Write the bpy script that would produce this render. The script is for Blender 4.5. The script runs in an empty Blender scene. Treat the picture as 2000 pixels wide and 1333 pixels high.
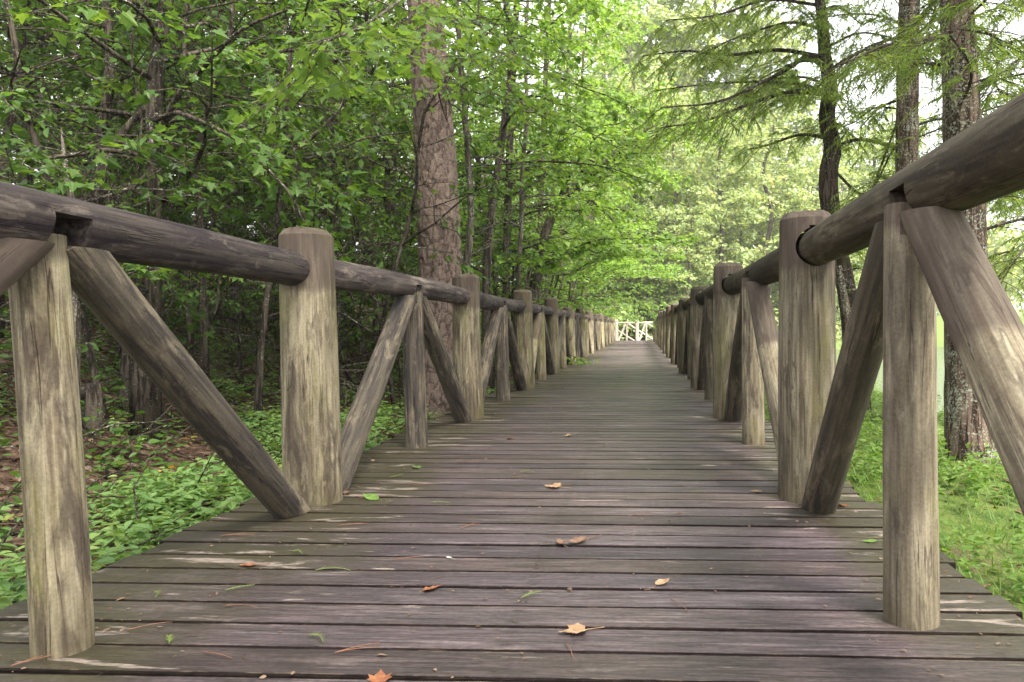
import bpy, bmesh, math, random
import numpy as np
from mathutils import Vector, Matrix, noise as mnoise

S = bpy.context.scene
COL = S.collection
PI = math.pi

# ------------------------------------------------------------------ camera
CAM_H, YAW, PITCH, FPX, PCX = 0.82, math.radians(2.0), math.radians(1.2), 1388.0, 1203.5
cd = bpy.data.cameras.new('camera'); cam = bpy.data.objects.new('camera', cd); COL.objects.link(cam)
cam.location = (0, 0, CAM_H); cam.rotation_euler = (PI/2 - PITCH, 0, YAW)
cd.lens = FPX/2000*36; cd.sensor_width = 36; cd.shift_x = -(PCX-1000)/2000; cd.clip_start = 0.05; cd.clip_end = 2000
S.camera = cam
# ------------------------------------------------------------------ world, sun, exposure
SUN_EL, SUN_AZ = math.radians(57), math.radians(140)      # azimuth clockwise from +Y (the walk's direction)
W = bpy.data.worlds.new('World'); S.world = W; W.use_nodes = True
nt = W.node_tree; nt.nodes.clear()
sky = nt.nodes.new('ShaderNodeTexSky'); sky.sky_type = 'NISHITA'; sky.sun_disc = False
sky.sun_elevation = SUN_EL; sky.sun_rotation = SUN_AZ
sky.air_density = 1.0; sky.dust_density = 9.0; sky.ozone_density = 0.5
bg = nt.nodes.new('ShaderNodeBackground'); bg.inputs[1].default_value = 0.15
wo = nt.nodes.new('ShaderNodeOutputWorld')
tcw = nt.nodes.new('ShaderNodeTexCoord'); cn = nt.nodes.new('ShaderNodeTexNoise'); cn.inputs['Scale'].default_value = 2.2; cn.inputs['Detail'].default_value = 6
nt.links.new(tcw.outputs['Generated'], cn.inputs['Vector'])
cr_ = nt.nodes.new('ShaderNodeMapRange'); nt.links.new(cn.outputs[0], cr_.inputs[0])
for i_, x_ in enumerate((.3, .55, .55, .97)): cr_.inputs[i_+1].default_value = x_
mxw = nt.nodes.new('ShaderNodeMix'); mxw.data_type = 'RGBA'; nt.links.new(cr_.outputs[0], mxw.inputs[0])     # thin bright cloud over the sky
nt.links.new(sky.outputs[0], mxw.inputs[6]); mxw.inputs[7].default_value = (4.3, 4.4, 4.5, 1); nt.links.new(mxw.outputs[2], bg.inputs[0])
nt.links.new(bg.outputs[0], wo.inputs[0])
sl = bpy.data.lights.new('sun', 'SUN'); sl.energy = 4.6; sl.angle = math.radians(15); sl.color = (1, .95, .86)
so = bpy.data.objects.new('sun', sl); COL.objects.link(so)
sdir = Vector((math.sin(SUN_AZ)*math.cos(SUN_EL), math.cos(SUN_AZ)*math.cos(SUN_EL), math.sin(SUN_EL)))
so.rotation_euler = sdir.to_track_quat('Z', 'Y').to_euler(); so.location = sdir*60
vs = S.view_settings
vs.view_transform = 'Standard'; vs.look = 'None'; vs.gamma = 1; vs.exposure = 2.05
S.render.engine = 'CYCLES'
S.cycles.max_bounces = 8; S.cycles.diffuse_bounces = 4; S.cycles.transmission_bounces = 6
S.cycles.transparent_max_bounces = 6; S.cycles.use_denoising = True

# ------------------------------------------------------------------ helpers
_c, _s = math.cos(YAW), math.sin(YAW)
CF = Vector((-_s*math.cos(PITCH), _c*math.cos(PITCH), -math.sin(PITCH)))
CR = Vector((_c, _s, 0)); CU = CR.cross(CF)
def at(px, py, d):
    return Vector((0, 0, CAM_H)) + d*(CF + (px-PCX)/FPX*CR + (666.5-py)/FPX*CU)

def gh(x, y):
    """height of the ground"""
    x = np.asarray(x, float); y = np.asarray(y, float)
    t = np.maximum(0, -2.9-x)
    left = 10*(1-np.exp(-.37*t*t/(t+1.2)/10))
    xb = 4.3+.35*np.sin(y*.45)+.25*np.sin(y*1.1+1)+np.maximum(0, y-40)*.9
    u = np.clip((x-xb)/1.6, 0, 1)
    right = -.05*np.clip(x-1.2, 0, 3) - 1.5*u*u*(3-2*u)
    v = np.clip((x-70-xb*.3)/25, 0, 1)
    right = right+6*v
    end = np.clip((y-43)/30, 0, 1)*2.5
    bump = .05*np.sin(x*1.7+y*.9)+.04*np.sin(x*3.1-y*2.3)+.03*np.sin(x*5.3+1.7*y+2)
    off = np.clip(np.maximum(-1.8-x, x-1.1)/1.5, 0, 1)
    return -.24+left+right+end+bump*off

def props(o, label=None, cat=None, group=None, kind=None):
    if label: o['label'] = label
    if cat: o['category'] = cat
    if group: o['group'] = group
    if kind: o['kind'] = kind
    return o
def empty(name, loc, rz=0):
    o = bpy.data.objects.new(name, None); COL.objects.link(o); o.location = loc; o.rotation_euler = (0, 0, rz)
    o.empty_display_size = .2
    return o
def link(name, me, mat=None, parent=None):
    o = bpy.data.objects.new(name, me); COL.objects.link(o)
    if mat and not me.materials: me.materials.append(mat)
    if parent: o.parent = parent
    return o
def copy_tree(o, parent=None):
    c = o.copy(); COL.objects.link(c)
    if parent: c.parent = parent
    for ch in list(o.children): copy_tree(ch, c)
    return c

def mesh_np(name, V, polys_flat, counts, smooth=False, attrs=None):
    """fast mesh from arrays"""
    me = bpy.data.meshes.new(name)
    V = np.ascontiguousarray(V, np.float32)
    counts = np.asarray(counts, np.int32); pf = np.asarray(polys_flat, np.int32)
    me.vertices.add(len(V)); me.vertices.foreach_set('co', V.ravel())
    me.loops.add(len(pf)); me.loops.foreach_set('vertex_index', pf)
    st = np.zeros(len(counts), np.int32); st[1:] = np.cumsum(counts)[:-1]
    me.polygons.add(len(counts)); me.polygons.foreach_set('loop_start', st); me.polygons.foreach_set('loop_total', counts)
    me.polygons.foreach_set('use_smooth', np.full(len(counts), smooth))
    me.update(calc_edges=True)
    for nm, dom, arr in attrs or ():
        a = me.attributes.new(nm, 'FLOAT', dom); a.data.foreach_set('value', np.asarray(arr, np.float32))
    return me

class MB:
    """collects tubes and polygons into one mesh"""
    def __init__(s): s.v = []; s.f = []; s.n = 0
    def add(s, V, F):
        s.v.append(np.asarray(V, float)); s.f += [[i+s.n for i in f] for f in F]; s.n += len(V)
    def tube(s, P, R, segs=6, cap=True, rough=0, rng=None):
        P = np.asarray([tuple(p) for p in P], float); n = len(P); R = np.broadcast_to(np.asarray(R, float), (n,))
        T = np.gradient(P, axis=0); T /= np.linalg.norm(T, axis=1)[:, None]+1e-9
        ref = np.array([1., 0, 0]) if abs(T[0][0]) < .8 else np.array([0, 1., 0])
        a = np.arange(segs)*2*PI/segs; ca, sa = np.cos(a), np.sin(a)
        V = np.zeros((n, segs, 3))
        for i in range(n):
            A = ref-T[i]*np.dot(ref, T[i]); A /= np.linalg.norm(A)+1e-9; B = np.cross(T[i], A); ref = A
            rr = R[i]*(1+(rough*rng.uniform(-1, 1, segs) if rough else 0))
            V[i] = P[i]+(A[None]*ca[:, None]+B[None]*sa[:, None])*np.reshape(rr, (-1, 1))
        F = []
        for i in range(n-1):
            for k in range(segs):
                F.append([i*segs+k, i*segs+(k+1) % segs, (i+1)*segs+(k+1) % segs, (i+1)*segs+k])
        if cap: F.append(list(range(segs))[::-1]); F.append([(n-1)*segs+k for k in range(segs)])
        s.add(V.reshape(-1, 3), F)
    def mesh(s, name, smooth=True):
        V = np.concatenate(s.v) if s.v else np.zeros((0, 3))
        return mesh_np(name, V, [i for f in s.f for i in f], [len(f) for f in s.f], smooth)

def spline(P, n):
    """Catmull-Rom through P, n points"""
    P = np.asarray([tuple(p) for p in P], float)
    if len(P) < 3:
        t = np.linspace(0, 1, n)[:, None]; return P[0]*(1-t)+P[-1]*t
    Q = np.vstack([2*P[0]-P[1], P, 2*P[-1]-P[-2]]); out = []
    for u in np.linspace(0, len(P)-1-1e-6, n):
        i = int(u); t = u-i; a, b, c, d = Q[i:i+4]
        out.append(.5*(2*b+(c-a)*t+(2*a-5*b+4*c-d)*t*t+(3*b-a-3*c+d)*t**3))
    return np.array(out)

# ------------------------------------------------------------------ materials
def mat(name):
    m = bpy.data.materials.new(name); m.use_nodes = True; t = m.node_tree; t.nodes.clear(); return m, t
def N(t, typ, **kw):
    n = t.nodes.new(typ)
    for k, v in kw.items():
        if k == 'ins':
            for a, b in v.items():
                if hasattr(b, 'node') or isinstance(b, bpy.types.NodeSocket): t.links.new(b, n.inputs[a])
                else: n.inputs[a].default_value = b
        else: setattr(n, k, v)
    return n
def rgb(c): return (c[0], c[1], c[2], 1)
def mixc(t, f, a, b, mode='MIX'):
    n = t.nodes.new('ShaderNodeMix'); n.data_type = 'RGBA'; n.blend_type = mode
    for s, v in ((n.inputs[0], f), (n.inputs[6], a), (n.inputs[7], b)):
        if isinstance(v, bpy.types.NodeSocket): t.links.new(v, s)
        elif isinstance(v, (tuple, list)): s.default_value = rgb(v)
        else: s.default_value = v
    return n.outputs[2]
def ramp(t, f, stops, interp='LINEAR'):
    n = t.nodes.new('ShaderNodeValToRGB'); e = n.color_ramp.elements; n.color_ramp.interpolation = interp
    while len(e) < len(stops): e.new(.5)
    for el, (p, c) in zip(e, stops):
        el.position = p; el.color = rgb(c) if isinstance(c, (tuple, list)) else (c, c, c, 1)
    t.links.new(f, n.inputs[0]); return n.outputs[0]
def math_(t, op, a, b=0., c=0.):
    n = t.nodes.new('ShaderNodeMath'); n.operation = op
    for s, v in zip(n.inputs, (a, b, c)):
        if isinstance(v, bpy.types.NodeSocket): t.links.new(v, s)
        else: s.default_value = v
    return n.outputs[0]
def mapr(t, v, a, b, c=0., d=1., smooth=True):
    n = t.nodes.new('ShaderNodeMapRange'); n.interpolation_type = 'SMOOTHSTEP' if smooth else 'LINEAR'
    t.links.new(v, n.inputs[0])
    for i, x in enumerate((a, b, c, d)): n.inputs[i+1].default_value = x
    return n.outputs[0]
def noise(t, vec, scale, detail=4, rough=.55, dist=0, w=None):
    n = t.nodes.new('ShaderNodeTexNoise'); n.inputs['Scale'].default_value = scale; n.inputs['Detail'].default_value = detail
    n.inputs['Roughness'].default_value = rough; n.inputs['Distortion'].default_value = dist
    if w is not None: n.noise_dimensions = '4D'; t.links.new(w, n.inputs['W'])
    t.links.new(vec, n.inputs['Vector']); return n.outputs[0]
def scl(t, vec, s, loc=(0, 0, 0)):
    n = t.nodes.new('ShaderNodeMapping'); n.inputs['Scale'].default_value = s; n.inputs['Location'].default_value = loc
    t.links.new(vec, n.inputs[0]); return n.outputs[0]
def finish(t, col, rough=.8, bump=None, strength=.4, dist=.01, spec=.3, norm=None):
    p = t.nodes.new('ShaderNodeBsdfPrincipled'); o = t.nodes.new('ShaderNodeOutputMaterial')
    for s, v in ((p.inputs['Base Color'], col), (p.inputs['Roughness'], rough)):
        if isinstance(v, bpy.types.NodeSocket): t.links.new(v, s)
        else: s.default_value = rgb(v) if isinstance(v, tuple) else v
    p.inputs['Specular IOR Level'].default_value = spec
    if bump is not None:
        b = t.nodes.new('ShaderNodeBump'); b.inputs['Strength'].default_value = strength; b.inputs['Distance'].default_value = dist
        t.links.new(bump, b.inputs['Height']); t.links.new(b.outputs[0], p.inputs['Normal'])
    t.links.new(p.outputs[0], o.inputs[0]); return p

def log_wood(name, pale, brown, dark, algae, p_pale=.5, p_algae=.5, p_dark=.5, capz=None, flake=.8, split=.011):
    """weathered round timber; local Z runs along the log"""
    m, t = mat(name)
    tc = N(t, 'ShaderNodeTexCoord'); oi = N(t, 'ShaderNodeObjectInfo')
    v = tc.outputs['Object']; w = math_(t, 'MULTIPLY', oi.outputs['Random'], 37.)
    g1 = noise(t, scl(t, v, (1, 1, .045)), 55, 5, .6, .3, w)          # fine grain
    g2 = noise(t, scl(t, v, (1, 1, .11)), 14, 3, .55, 1.6, w)         # cathedral figure
    big = noise(t, scl(t, v, (1, 1, .35)), 5.5, 3, .6, .6, w)           # large stains
    fine = noise(t, v, 120, 3, .7, 0, w)
    wb = math_(t, 'ADD', w, 11.3); wc = math_(t, 'ADD', w, 23.9)
    al = noise(t, scl(t, v, (1, 1, .3)), 6, 4, .6, .4, wb)
    st = noise(t, scl(t, v, (1, 1, .16)), 9, 5, .65, 1.2, wc)
    c = mixc(t, mapr(t, g1, .35, .65), brown, pale)
    c = mixc(t, mapr(t, big, .62-.35*p_pale, .82-.35*p_pale), mixc(t, .65, c, dark), c)
    fig = mapr(t, math_(t, 'PINGPONG', math_(t, 'MULTIPLY', g2, 5.), .5), .06, .2)
    c = mixc(t, math_(t, 'MULTIPLY', math_(t, 'SUBTRACT', 1., fig), math_(t, 'MULTIPLY', mapr(t, big, .45, .6), .55)), c, dark)
    c = mixc(t, math_(t, 'MULTIPLY', mapr(t, al, .75-.45*p_algae, 1.05-.45*p_algae), .75), c, algae)
    c = mixc(t, math_(t, 'MULTIPLY', mapr(t, st, .72-.35*p_dark, .86-.35*p_dark), .8), c, dark)
    pt = noise(t, scl(t, v, (1, 1, .3)), 17, 5, .7, .8, wb); pm = noise(t, scl(t, v, (1, 1, .6)), 3.2, 2, .5, 0, wc)
    c = mixc(t, math_(t, 'MULTIPLY', mapr(t, math_(t, 'ADD', pt, math_(t, 'MULTIPLY', math_(t, 'SUBTRACT', pm, .5), .5)), .54, .68), flake), c, mixc(t, .25, pale, brown))
    crk = noise(t, scl(t, v, (1, 1, .03)), 17, 4, .55, .25, wc)
    cr = mapr(t, math_(t, 'ABSOLUTE', math_(t, 'SUBTRACT', crk, .5)), .0, split)
    crm = noise(t, scl(t, v, (1, 1, .5)), 4, 2, .5, 0, wb)
    cr = math_(t, 'MAXIMUM', cr, mapr(t, crm, .46, .54, 1., 0.))
    c = mixc(t, cr, mixc(t, .75, c, (.018, .013, .01)), c)
    c = mixc(t, 1., c, mapr(t, fine, .25, .75, .72, 1.22, False), 'MULTIPLY')
    c = mixc(t, 1., c, mapr(t, oi.outputs['Random'], 0, 1, .66, 1.18, False), 'MULTIPLY')
    # knots
    vo = N(t, 'ShaderNodeTexVoronoi', ins={'Vector': scl(t, v, (1, 1, .45)), 'Scale': 4.2}); vo.voronoi_dimensions = '4D'; t.links.new(w, vo.inputs['W'])
    k = mapr(t, vo.outputs['Distance'], .07, .13)
    c = mixc(t, k, mixc(t, .6, c, dark), c)
    h = math_(t, 'ADD', math_(t, 'MULTIPLY', g1, .45), math_(t, 'MULTIPLY', cr, .5))
    h = math_(t, 'ADD', h, math_(t, 'MULTIPLY', fine, .15)); h = math_(t, 'ADD', h, math_(t, 'MULTIPLY', k, .2))
    if capz:
        sp = N(t, 'ShaderNodeSeparateXYZ', ins={0: v})
        cm = mapr(t, math_(t, 'ADD', sp.outputs[2], math_(t, 'MULTIPLY', big, .12)), capz, capz+.05)
        c = mixc(t, math_(t, 'MULTIPLY', cm, .7), c, (.075, .054, .047))
        bs = mapr(t, math_(t, 'ADD', sp.outputs[2], math_(t, 'MULTIPLY', st, .35)), .5, .2)
        c = mixc(t, math_(t, 'MULTIPLY', bs, .6), c, (.085, .068, .038))      # dirt splashed on the foot
    finish(t, c, .82, h, .75, .006, .2)
    return m

POST_L = log_wood('post_wood_yellowed', (.41, .36, .245), (.18, .138, .092), (.058, .043, .035), (.19, .19, .05), .72, .72, .64, 1.12, .5, .006)
POST_R = log_wood('post_wood_grey', (.4, .35, .25), (.18, .14, .094), (.06, .047, .037), (.17, .165, .05), .7, .6, .6, 1.22, .45, .006)
RAIL_L = log_wood('rail_wood_purple', (.24, .2, .16), (.062, .043, .051), (.026, .019, .024), (.14, .14, .05), .3, .1, .6)
RAIL_R = log_wood('rail_wood_brown', (.17, .143, .095), (.072, .056, .039), (.03, .023, .019), (.11, .1, .045), .4, .2, .55)
BRACE_L = log_wood('brace_wood_purple', (.29, .24, .165), (.082, .061, .052), (.03, .028, .03), (.12, .11, .04), .35, .25, .6)
BRACE_R = log_wood('brace_wood_brown', (.19, .155, .105), (.082, .062, .043), (.034, .032, .026), (.1, .095, .04), .45, .2, .55)
PALE = log_wood('sunlit_tone_wood', (.55, .5, .42), (.42, .37, .29), (.2, .17, .14), (.3, .28, .15), .8, .1, .1)  # strong sun on the end railing put into a paler wood colour

def deck_mat():
    m, t = mat('weathered_deck_boards')
    tc = N(t, 'ShaderNodeTexCoord'); v = tc.outputs['Object']
    rnd = N(t, 'ShaderNodeAttribute', attribute_name='board'); ac = N(t, 'ShaderNodeAttribute', attribute_name='across')
    r = rnd.outputs['Fac']; w = math_(t, 'MULTIPLY', r, 91.)
    sp = N(t, 'ShaderNodeSeparateXYZ', ins={0: v}); x = sp.outputs[0]
    g = noise(t, scl(t, v, (.04, 1, 1)), 110, 5, .6, .35, w)
    g2 = noise(t, scl(t, v, (.07, 1, 1)), 22, 4, .6, 1.3, w)
    big = noise(t, scl(t, v, (.5, 1, 1)), 2.6, 4, .6, .5, w)
    area = noise(t, scl(t, v, (1, .8, 1)), 1.3, 3, .55)
    fine = noise(t, scl(t, v, (.6, 1, 1)), 75, 4, .75)
    c = mixc(t, mapr(t, g, .33, .68), (.038, .028, .031), (.108, .083, .088))
    c = mixc(t, mapr(t, g2, .5, .72), c, (.17, .137, .142))
    c = mixc(t, math_(t, 'MULTIPLY', mapr(t, big, .52, .66), .75), c, (.05, .042, .045))
    c = mixc(t, 1., c, mapr(t, r, 0, 1, .72, 1.25, False), 'MULTIPLY')
    c = mixc(t, math_(t, 'MULTIPLY', mapr(t, noise(t, scl(t, v, (.4, 1, 1)), 1.9, 5, .65, .6), .5, .62), .55), c, (.042, .033, .032))
    hu = math_(t, 'FRACT', math_(t, 'MULTIPLY', r, 17.3))
    c = mixc(t, 1., c, ramp(t, hu, [(0, (1.06, 1., .92)), (1, (.97, .97, 1.05))]), 'MULTIPLY')
    # abrasion to pale raw wood, most towards the sides
    ab = noise(t, scl(t, v, (.16, 1, 1)), 13, 5, .65, .6, w)
    side = math_(t, 'MAXIMUM', mapr(t, x, .15, .8), mapr(t, x, -.75, -1.4))
    abm = mapr(t, math_(t, 'ADD', math_(t, 'ADD', ab, math_(t, 'MULTIPLY', side, .085)), math_(t, 'MULTIPLY', math_(t, 'SUBTRACT', area, .5), .22)), .645, .71)
    c = mixc(t, math_(t, 'MULTIPLY', abm, .75), c, (.36, .295, .25))
    # algae by the railings
    al = math_(t, 'ADD', math_(t, 'MAXIMUM', mapr(t, x, .35, 1.), mapr(t, x, -.75, -1.5)), math_(t, 'MULTIPLY', math_(t, 'SUBTRACT', area, .5), 2.2))
    al = math_(t, 'MULTIPLY', mapr(t, al, .25, 1.), mapr(t, g2, .3, .6, .55, 1.))
    al = math_(t, 'MULTIPLY', al, mapr(t, abm, 0, 1, 1., .25))
    c = mixc(t, math_(t, 'MULTIPLY', al, .92), c, (.046, .041, .018))
    # splintered board edges
    a = ac.outputs['Fac']; e = math_(t, 'ABSOLUTE', math_(t, 'SUBTRACT', a, .5))
    en = noise(t, scl(t, v, (.35, 1, 1)), 30, 4, .7, 0, w)
    em = math_(t, 'MULTIPLY', mapr(t, e, .425, .45), mapr(t, en, .5, .6))
    c = mixc(t, math_(t, 'MULTIPLY', em, .38), c, (.24, .18, .135))
    c = mixc(t, math_(t, 'MULTIPLY', mapr(t, e, .46, .478), .92), c, (.014, .011, .01))
    kv = N(t, 'ShaderNodeTexVoronoi', ins={'Vector': scl(t, v, (.5, 1, 1)), 'Scale': 3.4}); kv.voronoi_dimensions = '4D'; t.links.new(w, kv.inputs['W'])
    kd = math_(t, 'ADD', kv.outputs['Distance'], math_(t, 'MULTIPLY', math_(t, 'SUBTRACT', noise(t, v, 30, 3), .5), .05))
    c = mixc(t, mapr(t, kd, .05, .09), (.035, .024, .022), c)
    ring = mapr(t, math_(t, 'PINGPONG', math_(t, 'MULTIPLY', kd, 26.), .5), .1, .3)
    c = mixc(t, math_(t, 'MULTIPLY', math_(t, 'SUBTRACT', 1., ring), mapr(t, kd, .3, .1, 0, .5)), c, (.05, .038, .038))
    # nail heads along the three joists
    nx_ = math_(t, 'MINIMUM', math_(t, 'MINIMUM', math_(t, 'ABSOLUTE', math_(t, 'SUBTRACT', x, -1.6)), math_(t, 'ABSOLUTE', math_(t, 'SUBTRACT', x, -.35))), math_(t, 'ABSOLUTE', math_(t, 'SUBTRACT', x, .9)))
    nx_ = math_(t, 'ABSOLUTE', math_(t, 'SUBTRACT', nx_, math_(t, 'MULTIPLY', hu, .012)))
    ny_ = math_(t, 'MULTIPLY', math_(t, 'ABSOLUTE', math_(t, 'SUBTRACT', e, .27)), .135)
    nd = math_(t, 'SQRT', math_(t, 'ADD', math_(t, 'MULTIPLY', nx_, nx_), math_(t, 'MULTIPLY', ny_, ny_)))
    c = mixc(t, mapr(t, nd, .004, .0055), (.03, .022, .02), c); c = mixc(t, mapr(t, nd, .005, .03, .35, 0), c, (.04, .028, .024))
    crk = noise(t, scl(t, v, (.03, 1, 1)), 26, 4, .55, .3, w)
    cr = mapr(t, math_(t, 'ABSOLUTE', math_(t, 'SUBTRACT', crk, .5)), 0, .008)
    cr = math_(t, 'MAXIMUM', cr, mapr(t, noise(t, v, 1.7, 2), .47, .53, 1., 0.))
    c = mixc(t, cr, (.02, .016, .015), c)
    spk = mapr(t, noise(t, v, 75, 3, .6), .74, .78)
    c = mixc(t, math_(t, 'MULTIPLY', spk, .6), c, (.36, .3, .25))
    c = mixc(t, 1., c, mapr(t, fine, .3, .7, .6, 1.4, False), 'MULTIPLY')
    fg = noise(t, scl(t, v, (.03, 1, 1)), 260, 3, .6, 0, w)
    c = mixc(t, 1., c, mapr(t, fg, .3, .7, .68, 1.3, False), 'MULTIPLY')
    h = math_(t, 'ADD', math_(t, 'MULTIPLY', g, .6), math_(t, 'MULTIPLY', cr, .5))
    pb = finish(t, c, math_(t, 'MAXIMUM', mapr(t, big, .3, .7, .42, .62), mapr(t, e, .43, .465)), h, .55, .004, .5)
    t.links.new(mapr(t, e, .43, .465, .5, .03), pb.inputs['Specular IOR Level'])
    return m
DECK = deck_mat()

def bark(name, light, dark, kind='ridge', lichen=0., moss=0., sc=1.):
    m, t = mat(name)
    tc = N(t, 'ShaderNodeTexCoord'); v = tc.outputs['Object']
    warp = N(t, 'ShaderNodeTexNoise', ins={'Vector': v, 'Scale': 6.*sc, 'Detail': 3})
    wv = mixc(t, .13 if kind == 'plate' else .03, v, warp.outputs[1])
    f = noise(t, v, 45*sc, 4, .65); b = noise(t, v, 3*sc, 3)
    if kind == 'plate':
        pv = scl(t, wv, (1, 1, .42)); E = []; Cc = []
        for q in (9., 21.):
            vo = N(t, 'ShaderNodeTexVoronoi', feature='DISTANCE_TO_EDGE', ins={'Vector': pv, 'Scale': q*sc}); vc = N(t, 'ShaderNodeTexVoronoi', ins={'Vector': pv, 'Scale': q*sc})
            E.append(vo.outputs['Distance']); Cc.append(N(t, 'ShaderNodeSeparateColor', ins={0: vc.outputs['Color']}))
        cm = noise(t, v, 7*sc, 3)
        c1 = mapr(t, E[0], 0., .035); c2 = math_(t, 'MAXIMUM', mapr(t, E[1], 0., .045), mapr(t, cm, .42, .56))
        crack = math_(t, 'MULTIPLY', c1, c2)
        crack = math_(t, 'MAXIMUM', crack, mapr(t, f, .5, .62, 0, .7))
        c = mixc(t, Cc[0].outputs[0], light, tuple(x*.62 for x in light)); c = mixc(t, math_(t, 'MULTIPLY', Cc[1].outputs[1], .55), c, (.3, .245, .21))
        h = math_(t, 'ADD', math_(t, 'MULTIPLY', crack, .8), math_(t, 'ADD', math_(t, 'MULTIPLY', f, .35), math_(t, 'MULTIPLY', Cc[0].outputs[1], .8)))
        h = math_(t, 'ADD', h, math_(t, 'MULTIPLY', Cc[1].outputs[0], .4))
    else:
        rd = noise(t, scl(t, wv, (1, 1, .12)), 26*sc, 4, .6, .6)
        crack = mapr(t, rd, .38, .56)
        c = mixc(t, mapr(t, b, .35, .65), light, tuple(x*.7 for x in light))
        h = math_(t, 'ADD', crack, math_(t, 'MULTIPLY', f, .4))
    c = mixc(t, crack, dark, c)
    c = mixc(t, 1., c, mapr(t, f, .25, .75, .7, 1.25, False), 'MULTIPLY')
    if lichen:
        ln = noise(t, v, 52, 5, .72, .3); la = noise(t, v, 3.5, 3, .6)
        lm = mapr(t, math_(t, 'ADD', ln, math_(t, 'MULTIPLY', math_(t, 'SUBTRACT', la, .5), .35)), .64-.12*lichen, .68-.12*lichen)
        c = mixc(t, math_(t, 'MULTIPLY', lm, .9), c, (.42, .45, .36))
    if moss:
        mm = mapr(t, noise(t, scl(t, v, (1, 1, .4)), 4, 4), .5, .7)
        c = mixc(t, math_(t, 'MULTIPLY', mm, moss), c, (.08, .09, .025))
    finish(t, c, .9, h, 1., .02, .15)
    return m
def pine_mat():
    m, t = mat('pine_plate_bark'); tc = N(t, 'ShaderNodeTexCoord'); v = tc.outputs['Object']
    a = N(t, 'ShaderNodeAttribute', attribute_name='furrow').outputs['Fac']; b = N(t, 'ShaderNodeAttribute', attribute_name='plate').outputs['Fac']
    f = noise(t, v, 60, 4, .65); l = noise(t, scl(t, v, (1, 1, 1.6)), 26, 4, .65, 1.6)
    c = mixc(t, b, (.155, .112, .095), (.225, .165, .138)); c = mixc(t, math_(t, 'MULTIPLY', mapr(t, l, .48, .62), .6), c, (.28, .22, .19))
    c = mixc(t, math_(t, 'MULTIPLY', mapr(t, l, .44, .34, 0, 1), .5), c, (.12, .085, .075))
    c = mixc(t, mapr(t, a, .0, .8), (.085, .06, .052), c); c = mixc(t, 1., c, mapr(t, f, .25, .75, .72, 1.25, False), 'MULTIPLY')
    finish(t, c, .9, math_(t, 'ADD', f, l), .9, .012, .15); return m
def plate_relief(V):
    A, B, D = [], [], []
    for p in V:
        q = Vector((p[0]*14, p[1]*14, p[2]*6.2)); q = q+.35*mnoise.noise_vector(q*1.1)+.16*mnoise.noise_vector(q*3.1)
        d, pts = mnoise.voronoi(q); e = min(1., (d[1]-d[0])/.16); c = mnoise.cell(Vector(pts[0])*7.3)
        q2 = q*2.1; d2, _p2 = mnoise.voronoi(q2); e2 = min(1., (d2[1]-d2[0])/.2)
        A.append(e*(.55+.45*e2)); B.append(.5+.5*c); D.append(.011*e+.006*c+.003*e2+.006*mnoise.noise(q*4))
    return np.array(A), np.array(B), np.array(D)
PINE = pine_mat()
BARK = bark('dark_wood_bark', (.115, .092, .075), (.03, .023, .02), 'ridge', .25, .4)
BARKG = bark('grey_sapling_bark', (.19, .16, .135), (.07, .056, .046), 'ridge', .35, .3)
CYP = bark('cypress_bark', (.13, .095, .08), (.035, .025, .022), 'ridge', .35, .5)
LICH = bark('lichen_spotted_bark', (.2, .14, .112), (.045, .028, .022), 'ridge', .8, .2)

def leaf_mat(name, a, b, c_, trans=.42, rough=.5, yellow=None):
    m, t = mat(name)
    at_ = N(t, 'ShaderNodeAttribute', attribute_name='tint'); oi = N(t, 'ShaderNodeObjectInfo')
    stops = [(0, a), (.5, b), (.95, c_)]
    if yellow: stops = [(0, a), (.5, b), (.9, c_), (.985, yellow)]
    col = ramp(t, at_.outputs['Fac'], stops)
    col = mixc(t, 1., col, mapr(t, oi.outputs['Random'], 0, 1, .88, 1.12, False), 'MULTIPLY')
    p = N(t, 'ShaderNodeBsdfPrincipled', ins={'Base Color': col, 'Roughness': rough, 'Specular IOR Level': .35})
    tr = N(t, 'ShaderNodeBsdfTranslucent', ins={'Color': mixc(t, 1., col, (1.75, 1.6, .95), 'MULTIPLY')})
    mx = N(t, 'ShaderNodeMixShader', ins={0: trans, 1: p.outputs[0], 2: tr.outputs[0]})
    N(t, 'ShaderNodeOutputMaterial', ins={0: mx.outputs[0]})
    return m
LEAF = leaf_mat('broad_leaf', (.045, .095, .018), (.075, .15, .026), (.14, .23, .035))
LEAFY = leaf_mat('sunlit_tone_leaf', (.08, .155, .028), (.13, .235, .042), (.2, .31, .065), .48)  # brighter, yellower copy of the leaf: sunlight put into its colour
LEAFD = leaf_mat('shaded_tone_leaf', (.035, .075, .018), (.055, .115, .022), (.1, .18, .03))  # darker copy of the leaf: forest shade put into its colour
LEAFP = leaf_mat('sun_washed_leaf', (.15, .21, .09), (.24, .31, .13), (.36, .41, .2), .45, .45, (.4, .32, .1))  # washed-out sunlight of the distance put into the leaf colour
CYPL = leaf_mat('cypress_frond', (.12, .19, .04), (.2, .3, .065), (.3, .4, .11), .52)
COVER = leaf_mat('ground_cover_leaf', (.1, .19, .055), (.17, .29, .09), (.26, .37, .11), .35, .45, (.5, .28, .04))
GRASS = leaf_mat('grass_blade', (.07, .145, .025), (.13, .235, .042), (.21, .315, .075), .4)
DRY = leaf_mat('dry_leaf_litter', (.07, .04, .025), (.15, .085, .05), (.27, .19, .13), .12, .7)

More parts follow.
